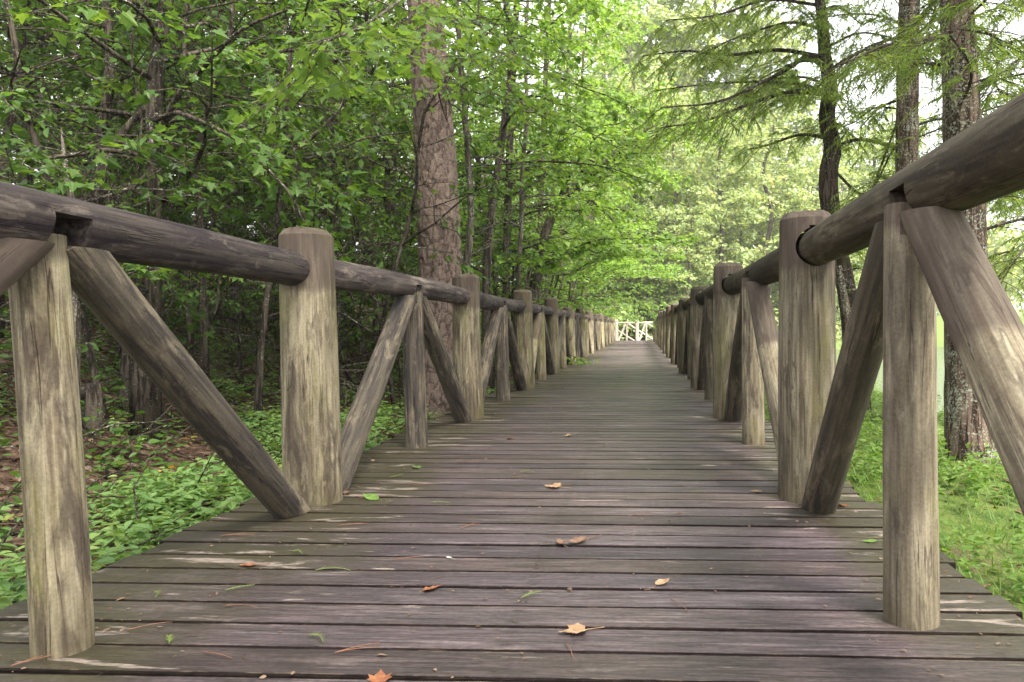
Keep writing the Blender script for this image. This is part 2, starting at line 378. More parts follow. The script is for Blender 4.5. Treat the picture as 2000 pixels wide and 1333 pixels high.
# ------------------------------------------------------------------ leaves
def tpl_maple():
    h = [(0, 0), (.2, -.08), (.2, .1), (.5, .12), (.38, .3), (.47, .55), (.22, .52), (.17, .68), (0, 1.)]
    pts = h+[(-x, y) for x, y in h[-2:0:-1]]
    V = np.array([(x, y, .22*abs(x)-.16*y*y) for x, y in pts]); return V, [list(range(9)), [8]+list(range(9, 16))+[0]]
def tpl_ovate():
    h = [(0, 0), (.22, .2), (.28, .45), (.16, .78), (0, 1.)]
    pts = h+[(-x, y) for x, y in h[-2:0:-1]]
    V = np.array([(x, y, .25*abs(x)-.15*y*y) for x, y in pts]); return V, [[0, 1, 2, 3, 4], [4, 5, 6, 7, 0]]
def tpl_far():
    V = np.array([(0, 0, 0), (.36, .4, .1), (0, 1, -.1), (-.36, .4, .1)], float); return V, [[0, 1, 2], [0, 2, 3]]
def tpl_needle():
    V = np.array([(-.09, 0, 0), (.09, 0, 0), (.03, 1, -.05)], float); return V, [[0, 1, 2]]
def tpl_blade():
    V = np.array([(-.03, 0, 0), (.03, 0, 0), (.024, .5, .05), (-.024, .5, .05), (0, 1., .22)], float); return V, [[0, 1, 2, 3], [3, 2, 4]]
MAPLE, OVATE, FAR, NEEDLE, BLADE = tpl_maple(), tpl_ovate(), tpl_far(), tpl_needle(), tpl_blade()

class Leaves:
    def __init__(s): s.p = []; s.a = []; s.n = []; s.s = []; s.t = []
    def add(s, p, a, n, size, tint):
        p = np.atleast_2d(p); k = len(p)
        s.p.append(p); s.a.append(np.broadcast_to(np.atleast_2d(a), (k, 3))); s.n.append(np.broadcast_to(np.atleast_2d(n), (k, 3)))
        s.s.append(np.broadcast_to(size, (k,))); s.t.append(np.broadcast_to(tint, (k,)))
    def mesh(s, name, tpl):
        if not s.p: return mesh_np(name, np.zeros((0, 3)), [], [])
        P = np.concatenate(s.p); A = np.concatenate(s.a); Nn = np.concatenate(s.n); Z = np.concatenate(s.s); T = np.concatenate(s.t)
        A = A/(np.linalg.norm(A, axis=1)[:, None]+1e-9)
        X = np.cross(A, Nn); X /= np.linalg.norm(X, axis=1)[:, None]+1e-9; Nn = np.cross(X, A)
        V0, F0 = tpl; k = len(V0); M = len(P)
        V = P[:, None]+Z[:, None, None]*(V0[None, :, 0:1]*X[:, None]+V0[None, :, 1:2]*A[:, None]+V0[None, :, 2:3]*Nn[:, None])
        flat = np.concatenate([np.array(f) for f in F0]); cnt = np.array([len(f) for f in F0])
        PF = (np.arange(M)[:, None]*k+flat[None]).ravel()
        return mesh_np(name, V.reshape(-1, 3), PF, np.tile(cnt, M), False, [('tint', 'FACE', np.repeat(np.clip(T, 0, 1), len(F0)))])

def unit(v): return v/(np.linalg.norm(v)+1e-9)
def twig_leaves(L, P, rng, size, dens, base_t, spread=.5, flat=.4):
    """leaves alternating along polyline P, roughly level"""
    P = np.asarray(P); seg = np.linalg.norm(np.diff(P, axis=0), axis=1); tot = seg.sum()
    n = max(2, int(tot/size*dens)); u = np.sort(rng.uniform(.12, 1, n)); u[-1] = 1
    cs = np.concatenate([[0], np.cumsum(seg)])/max(tot, 1e-6)
    pos = np.stack([np.interp(u, cs, P[:, i]) for i in range(3)], 1)
    d = unit(P[-1]-P[0]); side = unit(np.cross(d, (0, 0, 1.)))
    sg = np.where(np.arange(n) % 2 == 0, 1., -1.)
    ax = d[None]*rng.uniform(.2, .9, n)[:, None]+side[None]*(sg*rng.uniform(.4, 1.1, n))[:, None]+rng.normal(0, .22, (n, 3)); ax[:, 2] -= rng.uniform(0, .45, n)
    nm = np.array([0, 0, 1.])[None]+rng.normal(0, flat, (n, 3))
    L.add(pos+rng.normal(0, size*.25, (n, 3)), ax, nm, size*rng.uniform(.4, 1.2, n), base_t+rng.normal(0, .16, n))

BASE = np.zeros(3)
def clear(P):
    W = np.asarray(P)+BASE; m = (W[:, 0] > -2.3) & (W[:, 0] < 1.4) & (W[:, 1] > -1)
    zm = 1.75+.5*np.clip((W[:, 0]+1.9)/1., 0, 1)+.03*np.clip(W[:, 1]-8, 0, 30); Q = np.array(P); Q[:, 2] = np.where(m & (W[:, 2] < zm), zm-BASE[2]+.25*(W[:, 2]-zm)*0+.05, Q[:, 2]); return Q
def branch(mb, L, p0, d0, length, r0, rng, size, dens, droop=.12, up=0., ntw=9, tint=.45, twl=.38, flat=.4, pts=None, start=.25):
    """a limb with side twigs and leaves"""
    n = 9
    if pts is None:
        p = np.array(p0, float); d = unit(np.array(d0, float)); pts = [p.copy()]
        for i in range(n):
            d = unit(d+rng.normal(0, .13, 3)+np.array([0, 0, up-droop*i/n])); p = p+d*length/n; pts.append(p.copy())
        pts = np.array(pts)
    else:
        pts = spline(pts, 14); length = np.linalg.norm(np.diff(pts, axis=0), axis=1).sum()
    pts = clear(pts); k = len(pts)
    if r0 > 0: mb.tube(pts, np.linspace(r0, max(.0025, r0*.15), k), 5 if r0 < .03 else 7)
    for j in range(ntw):
        u = start+(1-start)*(j+rng.uniform(0, .9))/ntw; i = min(k-2, int(u*(k-1)))
        q = pts[i]+(pts[i+1]-pts[i])*(u*(k-1)-i); bd = unit(pts[i+1]-pts[i])
        sd = unit(np.cross(bd, (0, 0, 1.)))*(1 if j % 2 else -1)
        td = unit(bd*rng.uniform(.3, 1)+sd*rng.uniform(.5, 1.1)+rng.normal(0, .2, 3)+np.array([0, 0, -.05]))
        tl = length*twl*rng.uniform(.55, 1.15)*(1.15-.55*u)
        tp = [q]; dd = td
        for _ in range(4):
            dd = unit(dd+rng.normal(0, .14, 3)+np.array([0, 0, -droop*.6])); tp.append(tp[-1]+dd*tl/4)
        tp = clear(np.array(tp))
        if r0 > 0: mb.tube(tp, np.linspace(max(.003, r0*.3), .002, 5), 4, cap=False)
        tt = tint+rng.normal(0, .1)
        twig_leaves(L, tp, rng, size, dens, tt, flat=flat)
        if tl > 6*size:
            for _ in range(2):
                i2 = rng.integers(1, 4); s2 = unit(np.cross(dd, (0, 0, 1.)))*rng.choice([-1, 1])
                e = tp[i2]+unit(dd*.6+s2+rng.normal(0, .2, 3))*tl*.4; pp = clear(np.array([tp[i2], (tp[i2]+e)/2+rng.normal(0, .02, 3), e]))
                twig_leaves(L, pp, rng, size, dens, tt, flat=flat)
                if r0 > 0: mb.tube(pp, [.003, .0025, .002], 3, cap=False)
    twig_leaves(L, pts[-4:], rng, size, dens, tint, flat=flat)

def tree(name, trunk, radii, barkm, leafm, seed, zone=(.3, 1.), nb=14, blen=2., size=.1, dens=1.5, up=.1, droop=.12, tpl=MAPLE,
         ntw=9, tint=.45, limbs=(), aim=None, segs=10, flare=1.4, twl=.38, flat=.4, rough=.03, named=(), nseg=26, rsmall=1., bare=5, free=True):
    """thing > trunk, branches, crown. trunk: world points from the ground up; returns the Empty"""
    rng = np.random.default_rng(seed)
    P = spline(trunk, nseg); base = P[0].copy(); base[2] = float(gh(base[0], base[1]))-.02
    if P[0][2] > base[2]: P[0] = [P[0][0], P[0][1], base[2]-.06]
    R = np.interp(np.linspace(0, 1, len(P)), np.linspace(0, 1, len(radii)), radii); R[0] *= flare; R[1] *= 1+(flare-1)*.35
    Q = P-base; global BASE; BASE = base if free else np.array([-99., 0, 0])
    tb, bb, L = MB(), MB(), Leaves()
    tb.tube(Q, R, segs, rough=rough, rng=rng)
    for j in range(bare):                                  # dead twiggy limbs without leaves
        i = int(rng.uniform(.1, .75)*(len(Q)-1)); az = rng.uniform(0, 6.28); d = np.array([math.cos(az), math.sin(az), rng.uniform(-.1, .6)]); ln = rng.uniform(.5, 1.) * blen
        pp = [Q[i]]
        for _ in range(6): d = unit(d+rng.normal(0, .2, 3)); pp.append(pp[-1]+d*ln/6)
        pp = np.array(pp); bb.tube(pp, np.linspace(.012, .004, 7), 5)
        for _ in range(6):
            i2 = rng.integers(1, 6); e2 = unit(d+rng.normal(0, .7, 3)); bb.tube([pp[i2], pp[i2]+e2*ln*.15, pp[i2]+(e2+rng.normal(0, .2, 3))*ln*.32], [.005, .004, .002], 4)
    for lp, lr in limbs:                                   # bare or leafy limbs drawn by hand
        lp = np.array([tuple(p) for p in lp])-base; q = spline(lp, 14)
        bb.tube(q, np.linspace(lr, lr*.3, 14), 7, rough=.04, rng=rng)
    for lp, lr, kw in named:
        lp = np.array([tuple(p) for p in lp])-base
        branch(bb, L, None, None, 0, lr, rng, kw.get('size', size), kw.get('dens', dens), kw.get('droop', droop), ntw=kw.get('ntw', 14), tint=kw.get('tint', tint), twl=kw.get('twl', .3), pts=lp, flat=flat, start=kw.get('start', .2))
    for j in range(nb):
        u = zone[0]+(zone[1]-zone[0])*(j+rng.uniform(0, 1))/nb; i = min(len(Q)-2, int(u*(len(Q)-1)))
        p = Q[i]; az = j*2.4+rng.uniform(-.5, .5)
        d = np.array([math.cos(az), math.sin(az), up+rng.uniform(-.15, .25)])
        if aim is not None: d = d+np.array(aim)*rng.uniform(.3, 1)
        ln = blen*rng.uniform(.65, 1.2)*(1.15-.5*(u-zone[0])/max(.01, zone[1]-zone[0]))
        branch(bb, L, p, d, ln, max(.006, R[i]*.38*rsmall), rng, size, dens, droop, ntw=ntw, tint=tint+rng.normal(0, .06), twl=twl, flat=flat)
    e = empty(name, base)
    link('trunk', tb.mesh('trunk'), barkm, e)
    if bb.n: link('branches', bb.mesh('branches'), barkm, e)
    if L.p: link('crown', L.mesh('crown', tpl), leafm, e)
    return e
def pxs(pts, d):
    """pixel points (optionally with their own depth) to world points"""
    return [at(p[0], p[1], p[2] if len(p) > 2 else d) for p in pts]

# ================================================================== GROUND, WATER
def grid(name, xs, ys, f, m):
    X, Y = np.meshgrid(xs, ys); Z = f(X, Y); V = np.stack([X, Y, Z], -1).reshape(-1, 3); nx, ny = len(xs), len(ys)
    i = np.arange(nx-1)[None]+np.arange(ny-1)[:, None]*nx
    F = np.stack([i, i+1, i+1+nx, i+nx], -1).reshape(-1)
    return link(name, mesh_np(name, V, F, np.full((nx-1)*(ny-1), 4), True), m)
def ground_mat():
    m, t = mat('forest_floor'); tc = N(t, 'ShaderNodeTexCoord'); v = tc.outputs['Object']
    sp = N(t, 'ShaderNodeSeparateXYZ', ins={0: v})
    n1 = noise(t, v, 1.2, 4); n2 = noise(t, v, 9, 5, .65); n3 = noise(t, v, 60, 3, .7)
    vo = N(t, 'ShaderNodeTexVoronoi', ins={'Vector': v, 'Scale': 26.}); cs = N(t, 'ShaderNodeSeparateColor', ins={0: vo.outputs['Color']})
    lit = ramp(t, cs.outputs[0], [(0, (.05, .03, .022)), (.5, (.11, .065, .045)), (.85, (.17, .11, .08)), (1, (.25, .2, .16))])
    lit = mixc(t, mapr(t, n2, .4, .65), lit, (.06, .038, .028))
    gr = mixc(t, mapr(t, n2, .4, .6), (.075, .12, .03), (.13, .17, .045))
    gr = mixc(t, mapr(t, n1, .55, .7), gr, (.13, .09, .06))
    c = mixc(t, mapr(t, math_(t, 'ADD', sp.outputs[0], n1), 1.2, 1.9), lit, gr)
    c = mixc(t, math_(t, 'MULTIPLY', mapr(t, math_(t, 'ADD', sp.outputs[1], math_(t, 'MULTIPLY', n1, 6.)), 30, 40), .8), c, (.1, .14, .04))
    c = mixc(t, 1., c, mapr(t, n3, .25, .75, .7, 1.25, False), 'MULTIPLY')
    finish(t, c, .95, math_(t, 'ADD', math_(t, 'MULTIPLY', n3, .5), cs.outputs[1]), .8, .03, .1)
    return m
xs = np.unique(np.concatenate([np.linspace(-400, -40, 14), np.linspace(-40, -8, 40), np.linspace(-8, 8, 110), np.linspace(8, 60, 40), np.linspace(60, 400, 24)]))
ys = np.unique(np.concatenate([np.linspace(-200, -10, 12), np.linspace(-10, 20, 150), np.linspace(20, 70, 60), np.linspace(70, 500, 20)]))
props(grid('ground', xs, ys, gh, ground_mat()), kind='structure')
def water_mat():
    m, t = mat('lake_water'); tc = N(t, 'ShaderNodeTexCoord')
    n = noise(t, scl(t, tc.outputs['Object'], (1, 2.6, 1)), 5, 4, .65)
    finish(t, (.055, .065, .05), .06, n, .6, .06, .5); return m
def flat(X, Y): return X*0-.78
props(grid('water', np.linspace(3.0, 130, 12), np.linspace(-60, 220, 20), flat, water_mat()), kind='structure')

# ================================================================== BOARDWALK DECK
def deck():
    rng = np.random.default_rng(4); V, F, cnt, ab, aa = [], [], [], [], []; n0 = 0
    pitch = .1437; y = 1.77-pitch*18; x0, x1 = -1.825, 1.085
    while y < 41.3:
        nx = 60 if y < 6 else (30 if y < 14 else 8)
        w = pitch-rng.uniform(.0065, .011); dz = rng.uniform(-.001, .001); tl = rng.normal(0, .0006); sk = rng.normal(0, .0012)
        e0, e1 = x0+rng.normal(0, .012), x1+rng.normal(0, .012)
        if y > 38: e0 = -4.2
        X = np.linspace(e0, e1, nx+1); r = rng.uniform()
        j = (lambda s: rng.normal(0, s, nx+1)) if y < 9 else (lambda s: np.zeros(nx+1))
        wave = .0008*np.sin(X*rng.uniform(1, 3)+rng.uniform(0, 6))
        prof = [(0, -.04), (0, -.004), (.0025, 0), (w*.35, .0004), (w*.65, .0004), (w-.0025, 0), (w, -.004), (w, -.04)]
        R = []
        for k, (a, z) in enumerate(prof):
            yy = y+a+sk*X+(j(.0006) if k in (1, 2, 5, 6) else 0); zz = z+dz+tl*X+wave*(1 if z > -.03 else 0)+(j(.0006) if k in (1, 6) else 0)
            R.append(np.stack([X, yy, zz], 1)); aa += [a/w]*(nx+1)
        R = np.concatenate(R); m = nx+1; kk = len(prof)
        for k in range(kk):
            k2 = (k+1) % kk
            for i in range(nx): F += [n0+k*m+i, n0+k*m+i+1, n0+k2*m+i+1, n0+k2*m+i]; cnt.append(4)
        F += [n0+k*m for k in range(kk)]; cnt.append(kk); F += [n0+k*m+nx for k in range(kk)][::-1]; cnt.append(kk)
        V.append(R); n0 += len(R); ab += [r]*len(R); y += pitch
    F2 = np.array(F)
    me = mesh_np('boardwalk', np.concatenate(V), F2, cnt, False, [('board', 'POINT', ab), ('across', 'POINT', aa)])
    bm = bmesh.new(); bm.from_mesh(me); bmesh.ops.recalc_face_normals(bm, faces=bm.faces); bm.to_mesh(me); bm.free()
    o = link('boardwalk', me, DECK); props(o, 'weathered grey plank boardwalk running straight through the wood', None, None, 'structure')
    # joists under the boards
    mb = MB()
    for x in (-1.6, -.35, .9): mb.add(*boxv(x-.05, x+.05, -1., 40.2, -.3, -.045))
    j = link('joist', mb.mesh('joist', False), BARK, o)
def boxv(x0, x1, y0, y1, z0, z1):
    V = [(x, y, z) for x in (x0, x1) for y in (y0, y1) for z in (z0, z1)]
    return V, [[0, 1, 3, 2], [4, 6, 7, 5], [0, 4, 5, 1], [2, 3, 7, 6], [0, 2, 6, 4], [1, 5, 7, 3]]
deck()

# ================================================================== LOG RAILINGS
def log_mesh(name, L, r0, r1, seed, bend=.008, segs=30, rings=22, cap=False, rough=.012):
    rng = np.random.default_rng(seed); off = rng.uniform(-50, 50, 3); ph = rng.uniform(0, 6)
    zs = list(np.linspace(0, L, rings)); V = []; a = np.arange(segs)*2*PI/segs
    rows = []
    for z in zs:
        r = r0+(r1-r0)*z/L
        rows.append((z, r, False))
    if cap:
        rows = [q for q in rows if q[0] < L-.05]+[(L-.032, r1, False), (L, r1*.78, True)]
    for z, r, oc in rows:
        cx, cy = bend*math.sin(z/L*PI)*math.cos(ph), bend*math.sin(z/L*PI)*math.sin(ph)
        for k in range(segs):
            q = Vector((math.cos(a[k])*1.2, math.sin(a[k])*1.2, z*1.3))+Vector(off)
            q2 = Vector((math.cos(a[k])*5, math.sin(a[k])*5, z*2.5))+Vector(off)
            rr = r*(1+rough*2.6*mnoise.noise(q)+rough*1.1*mnoise.noise(q2)+rough*.5*mnoise.noise(q2*3.1))
            if oc: m8 = (a[k]+.2) % (PI/4)-PI/8; rr = r*math.cos(PI/8)/math.cos(m8)*1.05
            V.append((cx+rr*math.cos(a[k]), cy+rr*math.sin(a[k]), z+(rng.normal(0, .002) if oc else 0)))
    F = []; n = len(rows)
    for i in range(n-1):
        for k in range(segs): F.append([i*segs+k, i*segs+(k+1) % segs, (i+1)*segs+(k+1) % segs, (i+1)*segs+k])
    F.append(list(range(segs))[::-1]); F.append([(n-1)*segs+k for k in range(segs)])
    me = mesh_np(name, V, [i for f in F for i in f], [len(f) for f in F], False)
    return me
def shade(me, ang=29):
    bm = bmesh.new(); bm.from_mesh(me)
    bmesh.ops.recalc_face_normals(bm, faces=bm.faces)
    for f in bm.faces: f.smooth = True
    for e in bm.edges:
        e.smooth = not (len(e.link_faces) == 2 and e.calc_face_angle(0) > math.radians(ang))
    bm.to_mesh(me); bm.free(); return me
def carve(me, boxes, rods=()):
    """cut boxes (centre, half sizes) and rods along Y (x, z, radius) out of a mesh"""
    o = bpy.data.objects.new('log', me); COL.objects.link(o); tools = []
    def cut(V, F):
        cm = mesh_np('cut', V, [i for f in F for i in f], [len(f) for f in F])
        bm = bmesh.new(); bm.from_mesh(cm); bmesh.ops.recalc_face_normals(bm, faces=bm.faces); bm.to_mesh(cm); bm.free()
        k = bpy.data.objects.new('cut', cm); COL.objects.link(k); tools.append(k)
        md = o.modifiers.new('b', 'BOOLEAN'); md.object = k; md.operation = 'DIFFERENCE'; md.solver = 'EXACT'
    for c, h in boxes: cut(*boxv(c[0]-h[0], c[0]+h[0], c[1]-h[1], c[1]+h[1], c[2]-h[2], c[2]+h[2]))
    for x, z, q in rods:
        n = 28; V = [(x+q*math.cos(k*2*PI/n), y, z+q*math.sin(k*2*PI/n)) for y in (-.31, .31) for k in range(n)]
        cut(V, [list(range(n)), list(range(n, 2*n))]+[[k, (k+1) % n, n+(k+1) % n, n+k] for k in range(n)])
    dg = bpy.context.evaluated_depsgraph_get(); dg.update()
    r = bpy.data.meshes.new_from_object(o.evaluated_get(dg)); r.name = me.name
    bpy.data.objects.remove(o)
    for k in tools: bpy.data.objects.remove(k)
    return r
def bisect(me, M, lo, hi):
    """trim a log between two world heights"""
    bm = bmesh.new(); bm.from_mesh(me); I = M.inverted()
    for z, s in ((lo, -1), (hi, 1)):
        if z is None: continue
        co = I @ Vector((0, 0, z)); no = (M.transposed().to_3x3() @ Vector((0, 0, s))).normalized()
        g = bmesh.ops.bisect_plane(bm, geom=list(bm.verts)+list(bm.edges)+list(bm.faces), plane_co=co, plane_no=no, clear_outer=True)
        ed = [e for e in g['geom_cut'] if isinstance(e, bmesh.types.BMEdge)]
        if ed: bmesh.ops.holes_fill(bm, edges=ed)
    bm.to_mesh(me); bm.free(); return me

def railing(name, label, origin, rot, mains, queens, s, mats, seed, xm, xq, xr, detail=17., H=1.255, zr=1.082, rr=.077, mr=.13, first=None, last=None, tilt=0., bend=0., q0=None, qt=None):
    """a log railing along local Y; s = +1 when its outer side is +X"""
    root = empty(name, origin, rot); props(root, label, 'railing')
    Rm = root.matrix_basis.copy()
    rng = np.random.default_rng(seed); pm, rm, bmx = mats
    def place(nm, me, M, m):
        o = link(nm, me, m, root); o.matrix_local = M; return o
    for k, y in enumerate(mains):
        xm_ = xm-(bend*(mains[1]-mains[0]) if k == 0 else 0)
        near = y < detail; r = mr*rng.uniform(.95, 1.06); hh = H*(rng.uniform(.985, 1.02) if y < 8 else rng.uniform(.96, 1.04))
        me = log_mesh('tall_post', hh+.1, r*1.04, r*.93, seed+k, .006, 32 if near else 16, 26 if near else 10, True)
        lean = rng.normal(0, .006 if y < 5 else .016)
        M = Matrix.Translation((xm_*s, y, -.1)) @ Matrix.Rotation(lean, 4, 'X') @ Matrix.Rotation(tilt, 4, 'Y')
        if near:
            d = xr-xm-rr*.8           # inner face of the notch, outward from the post axis
            dx0 = (xr-xm)*s; zc = zr+.1
            me = carve(me, [((dx0+s*.15-s*rr*.35, 0, zc+rr*.5+.005), (.15, .3, rr*.5+.003))], [(dx0, zc, rr+.0015)])
        place('tall_post', shade(me), M, pm)
    for k, y in enumerate(queens):
        near = y < detail; r = (mr*.535)*rng.uniform(.95, 1.05)
        top = zr-.03; xq_ = xq
        if k == 0 and q0: xq_, r = q0
        me = log_mesh('short_post', top+.1, r*1.06, r*.97, seed+200+k, .005, 28 if near else 14, 22 if near else 8)
        if near:
            zz = zr-rr+.1
            me = carve(me, [((s*(.012+.1), 0, zz+.17), (.1, .2, .2)), ((0, .048+.1, zz+.17), (.2, .1, .2)), ((0, -.048-.1, zz+.17), (.2, .1, .2))])
        a = qt if (k == 0 and qt is not None) else tilt
        M = Matrix.Translation((xq_*s, y, -.1)) @ Matrix.Rotation(a, 4, 'Y')
        place('short_post', shade(me), M, pm if rng.uniform() < .8 else bmx)
    ends = ([first] if first is not None else [])+list(mains)+([last] if last is not None else [])
    for k in range(len(ends)-1):
        y0, y1 = ends[k]+.004, ends[k+1]-.004; near = y0 < detail; L = y1-y0; r = rr*rng.uniform(.98, 1.03)
        me = log_mesh('rail', L, r*(1.02), r*.98, seed+400+k, .012, 32 if near else 14, 40 if near else 10, rough=.02)
        dx = bend*L if k == 0 else 0.
        M = Matrix.Translation(((xr-dx)*s, y0, zr)) @ Matrix.Rotation(math.atan2(-dx*s, L), 4, 'Z') @ Matrix.Rotation(-PI/2, 4, 'X')     # local z -> +Y, local y -> -Z
        if near:
            q = [b for b in queens if y0 < b < y1]
            bx = [((-s*(.4-.012), .4-.02-.0, b-y0+.008), (.4, .4, .062)) for b in q]
            if bx: me = carve(me, bx)
        place('rail', shade(me), M, rm)
    for k, q in enumerate(queens):
        for sg in (-1, 1):
            c = [y for y in mains if 0 < (y-q)*sg < 2.2]
            if c: ym = c[0]
            else: continue
            half = abs(ym-q); near = min(q, ym) < detail
            foot = Vector((xm*s*(1), ym-sg*(.2 if half > 1 else .12), 0)); topp = Vector((s*((q0[0] if (k == 0 and q0) else xq)+.01)+tilt*1.1, q+sg*.07, zr-.04))
            d = (topp-foot); Ln = d.length; d.normalize()
            foot2 = foot-d*.15; L = Ln+.15+.02
            me = log_mesh('brace', L, mr*.54*rng.uniform(.96, 1.06), mr*.5, seed+600+k*2+(sg > 0), .008, 28 if near else 12, 26 if near else 6, rough=.016)
            M = Matrix.Translation(foot2) @ d.to_track_quat('Z', 'X').to_matrix().to_4x4()
            bisect(me, M, .002, zr-rr*.72)
            place('brace', shade(me), M, bmx if sg > 0 else (bmx if rng.uniform() < .75 else pm))
    return root
ML = [3.27-3.02]+[3.27+3.02*k for k in range(13)]; QL = [1.745+3.02*k for k in range(13)]
railing('log_railing', 'long timber railing with mossy yellowed posts on the forest side of the boardwalk', (0, 0, 0), 0, ML, QL, -1, (POST_L, RAIL_L, BRACE_L), 1000, 1.535, 1.52, 1.578, zr=1.08, H=1.265, tilt=-.022, bend=.038, q0=(1.468, .063), qt=-.05)
MR = [.7]+[3.41+3.02*k for k in range(13)]; QR = [1.995+3.0*k for k in range(13)]
railing('log_railing', 'long timber railing with grey posts on the lake side of the boardwalk', (0, 0, 0), 0, MR, QR, 1, (POST_R, RAIL_R, BRACE_R), 3000, .8, .79, .815, rr=.089, mr=.14, zr=1.185, H=1.36, tilt=-.012, bend=.02, q0=(.757, .07))
ME = [-2.0, -.98, .22, 1.4, 2.6]; QE = [-1.5, -.3, .82, 2.0]
railing('log_railing', 'pale sunlit timber railing across the far end of the boardwalk', (0, 40.6, 0), PI/2, ME, QE, 1, (PALE, PALE, PALE), 5000, .0, -.02, .07, detail=-9, mr=.105, rr=.062, zr=1.0, H=1.17)

# ================================================================== TREES ON THE FOREST SIDE
G_WOOD = 'slim trees along the edge of the shaded wood'
def up_to(d, *pts): return pxs(pts, d)
# big pine beside the rail
t = tree('pine_tree', up_to(7.9, (868, 815), (863, 700), (860, 540), (852, 330), (838, 120), (826, -60), (800, -500), (780, -1100), (770, -1900)),
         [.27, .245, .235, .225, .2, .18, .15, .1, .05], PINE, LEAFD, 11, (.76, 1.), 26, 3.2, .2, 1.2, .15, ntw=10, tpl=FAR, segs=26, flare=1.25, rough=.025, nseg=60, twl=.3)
def pine_trunk(t, P, R):
    zz = np.concatenate([np.linspace(0, 6, 380), np.linspace(6.1, 17.5, 60)]); b = np.array(t.location); P = np.array(P)-b; n = 120; a = np.arange(n)*2*PI/n
    cx, cy, rr = np.interp(zz, P[:, 2], P[:, 0]), np.interp(zz, P[:, 2], P[:, 1]), np.interp(zz, P[:, 2], R)
    rr = rr*(1+.28*np.exp(-np.maximum(zz, 0)/.35)); base = np.stack([rr[:, None]*np.cos(a), rr[:, None]*np.sin(a), np.broadcast_to(zz[:, None], (len(zz), n))], -1)
    A, B, D = plate_relief(base.reshape(-1, 3)); D = D.reshape(len(zz), n)-.01+.02*np.sin(3*a+1)[None]*np.exp(-zz/.5)[:, None]
    V = base.copy(); V[..., 0] = cx[:, None]+(rr[:, None]+D)*np.cos(a); V[..., 1] = cy[:, None]+(rr[:, None]+D)*np.sin(a)
    i = np.arange(len(zz)-1)[:, None]*n+np.arange(n)[None]; i2 = np.arange(len(zz)-1)[:, None]*n+(np.arange(n)[None]+1) % n
    F = np.stack([i, i2, i2+n, i+n], -1).reshape(-1)
    me = mesh_np('trunk', V.reshape(-1, 3), F, np.full(len(F)//4, 4), True, [('furrow', 'POINT', A), ('plate', 'POINT', B)])
    o = [c for c in t.children if c.name.startswith('trunk')][0]; o.data = me; me.materials.append(PINE)
pine_trunk(t, spline(up_to(7.9, (868, 815), (863, 700), (860, 540), (852, 330), (838, 120), (826, -60), (800, -500), (780, -1100), (770, -1900)), 60), np.interp(np.linspace(0, 1, 60), np.linspace(0, 1, 9), [.245, .235, .23, .225, .2, .18, .15, .1, .05]))
props(t, 'thick pine trunk with plated pinkish bark standing right behind the railing', 'tree')
# pale lichen sapling just right of the pine
t = tree('sapling', up_to(8.6, (905, 700), (908, 560), (920, 420), (912, 280), (900, 120), (888, -40), (880, -250), (885, -450)), [.05, .048, .04, .036, .034, .03, .02, .01],
         BARKG, LEAFY, 12, (.42, 1), 18, 1.7, .1, 1.7, .1, ntw=9, tint=.5, aim=(.25, -.25, 0),
         named=[(pxs([(893, -60, 8.5), (850, -60, 6), (770, 10, 4.6), (690, 60, 4.1), (620, 85, 3.9)], 5), .018, dict(size=.078, dens=1.6, ntw=18, twl=.22, tint=.6)),
                (pxs([(900, 60, 8.4), (930, 40, 6.5), (960, 90, 5.6), (1010, 120, 5.2)], 5), .015, dict(size=.075, dens=1.5, ntw=12, twl=.25, tint=.6))])
props(t, 'slender pale grey sapling rising just right of the thick pine', 'tree')
t = tree('crooked_tree', up_to(10.2, (955, 700), (950, 560), (958, 430), (975, 310), (990, 200), (1000, 90), (985, -40), (990, -250), (1000, -500)), [.07, .062, .058, .055, .05, .045, .04, .03, .01],
         BARK, LEAFY, 13, (.38, 1), 24, 2.2, .105, 1.6, .1, tint=.5, aim=(.5, -.1, 0), ntw=10)
props(t, 'dark crooked stem with bright leaves between the pale sapling and the far trees', 'tree')
t = tree('leaning_tree', up_to(15.5, (1030, 640), (1062, 470), (1095, 395), (1150, 345), (1190, 310), (1235, 270), (1290, 240)), [.13, .11, .1, .09, .07, .045, .012],
         BARK, LEAFY, 14, (.3, 1), 26, 2.5, .115, 1.7, .12, tint=.55, aim=(.3, -.3, .1), ntw=11)
props(t, 'dark trunk leaning out over the boardwalk under bright yellow green leaves', 'tree')
t = tree('sapling', up_to(12.5, (1012, 620), (1012, 540), (1018, 440), (1020, 330), (1030, 220), (1025, 80), (1040, -100), (1040, -300)), [.05, .045, .04, .04, .035, .03, .02, .008],
         BARKG, LEAFY, 15, (.25, 1), 24, 2., .1, 1.7, .1, tint=.5, aim=(.3, 0, 0))
props(t, 'thin grey sapling behind the railing midway to the leaning tree', 'tree')
t = tree('dark_tree', up_to(13., (655, 600), (650, 480), (648, 330), (645, 160), (655, 40), (660, -200), (650, -600), (650, -900)), [.17, .155, .145, .135, .125, .1, .06, .02],
         BARK, LEAF, 16, (.15, 1), 30, 2.6, .12, 1.6, .08, ntw=10, tint=.5)
props(t, 'straight dark trunk in the wood left of the pine above the second rail', 'tree')
t = tree('slim_tree', up_to(11.5, (735, 680), (732, 540), (722, 400), (728, 240), (715, 90), (722, -100), (730, -400)), [.05, .045, .042, .04, .035, .03, .01],
         BARK, LEAF, 17, (.2, 1), 26, 2., .11, 1.7, .08, tint=.5, limbs=[(pxs([(725, 330, 11.5), (760, 210, 11.5), (775, 120, 11.6), (800, 40, 12)], 11), .03)])
props(t, 'thin black forked stem close beside the pine on its left', 'tree')
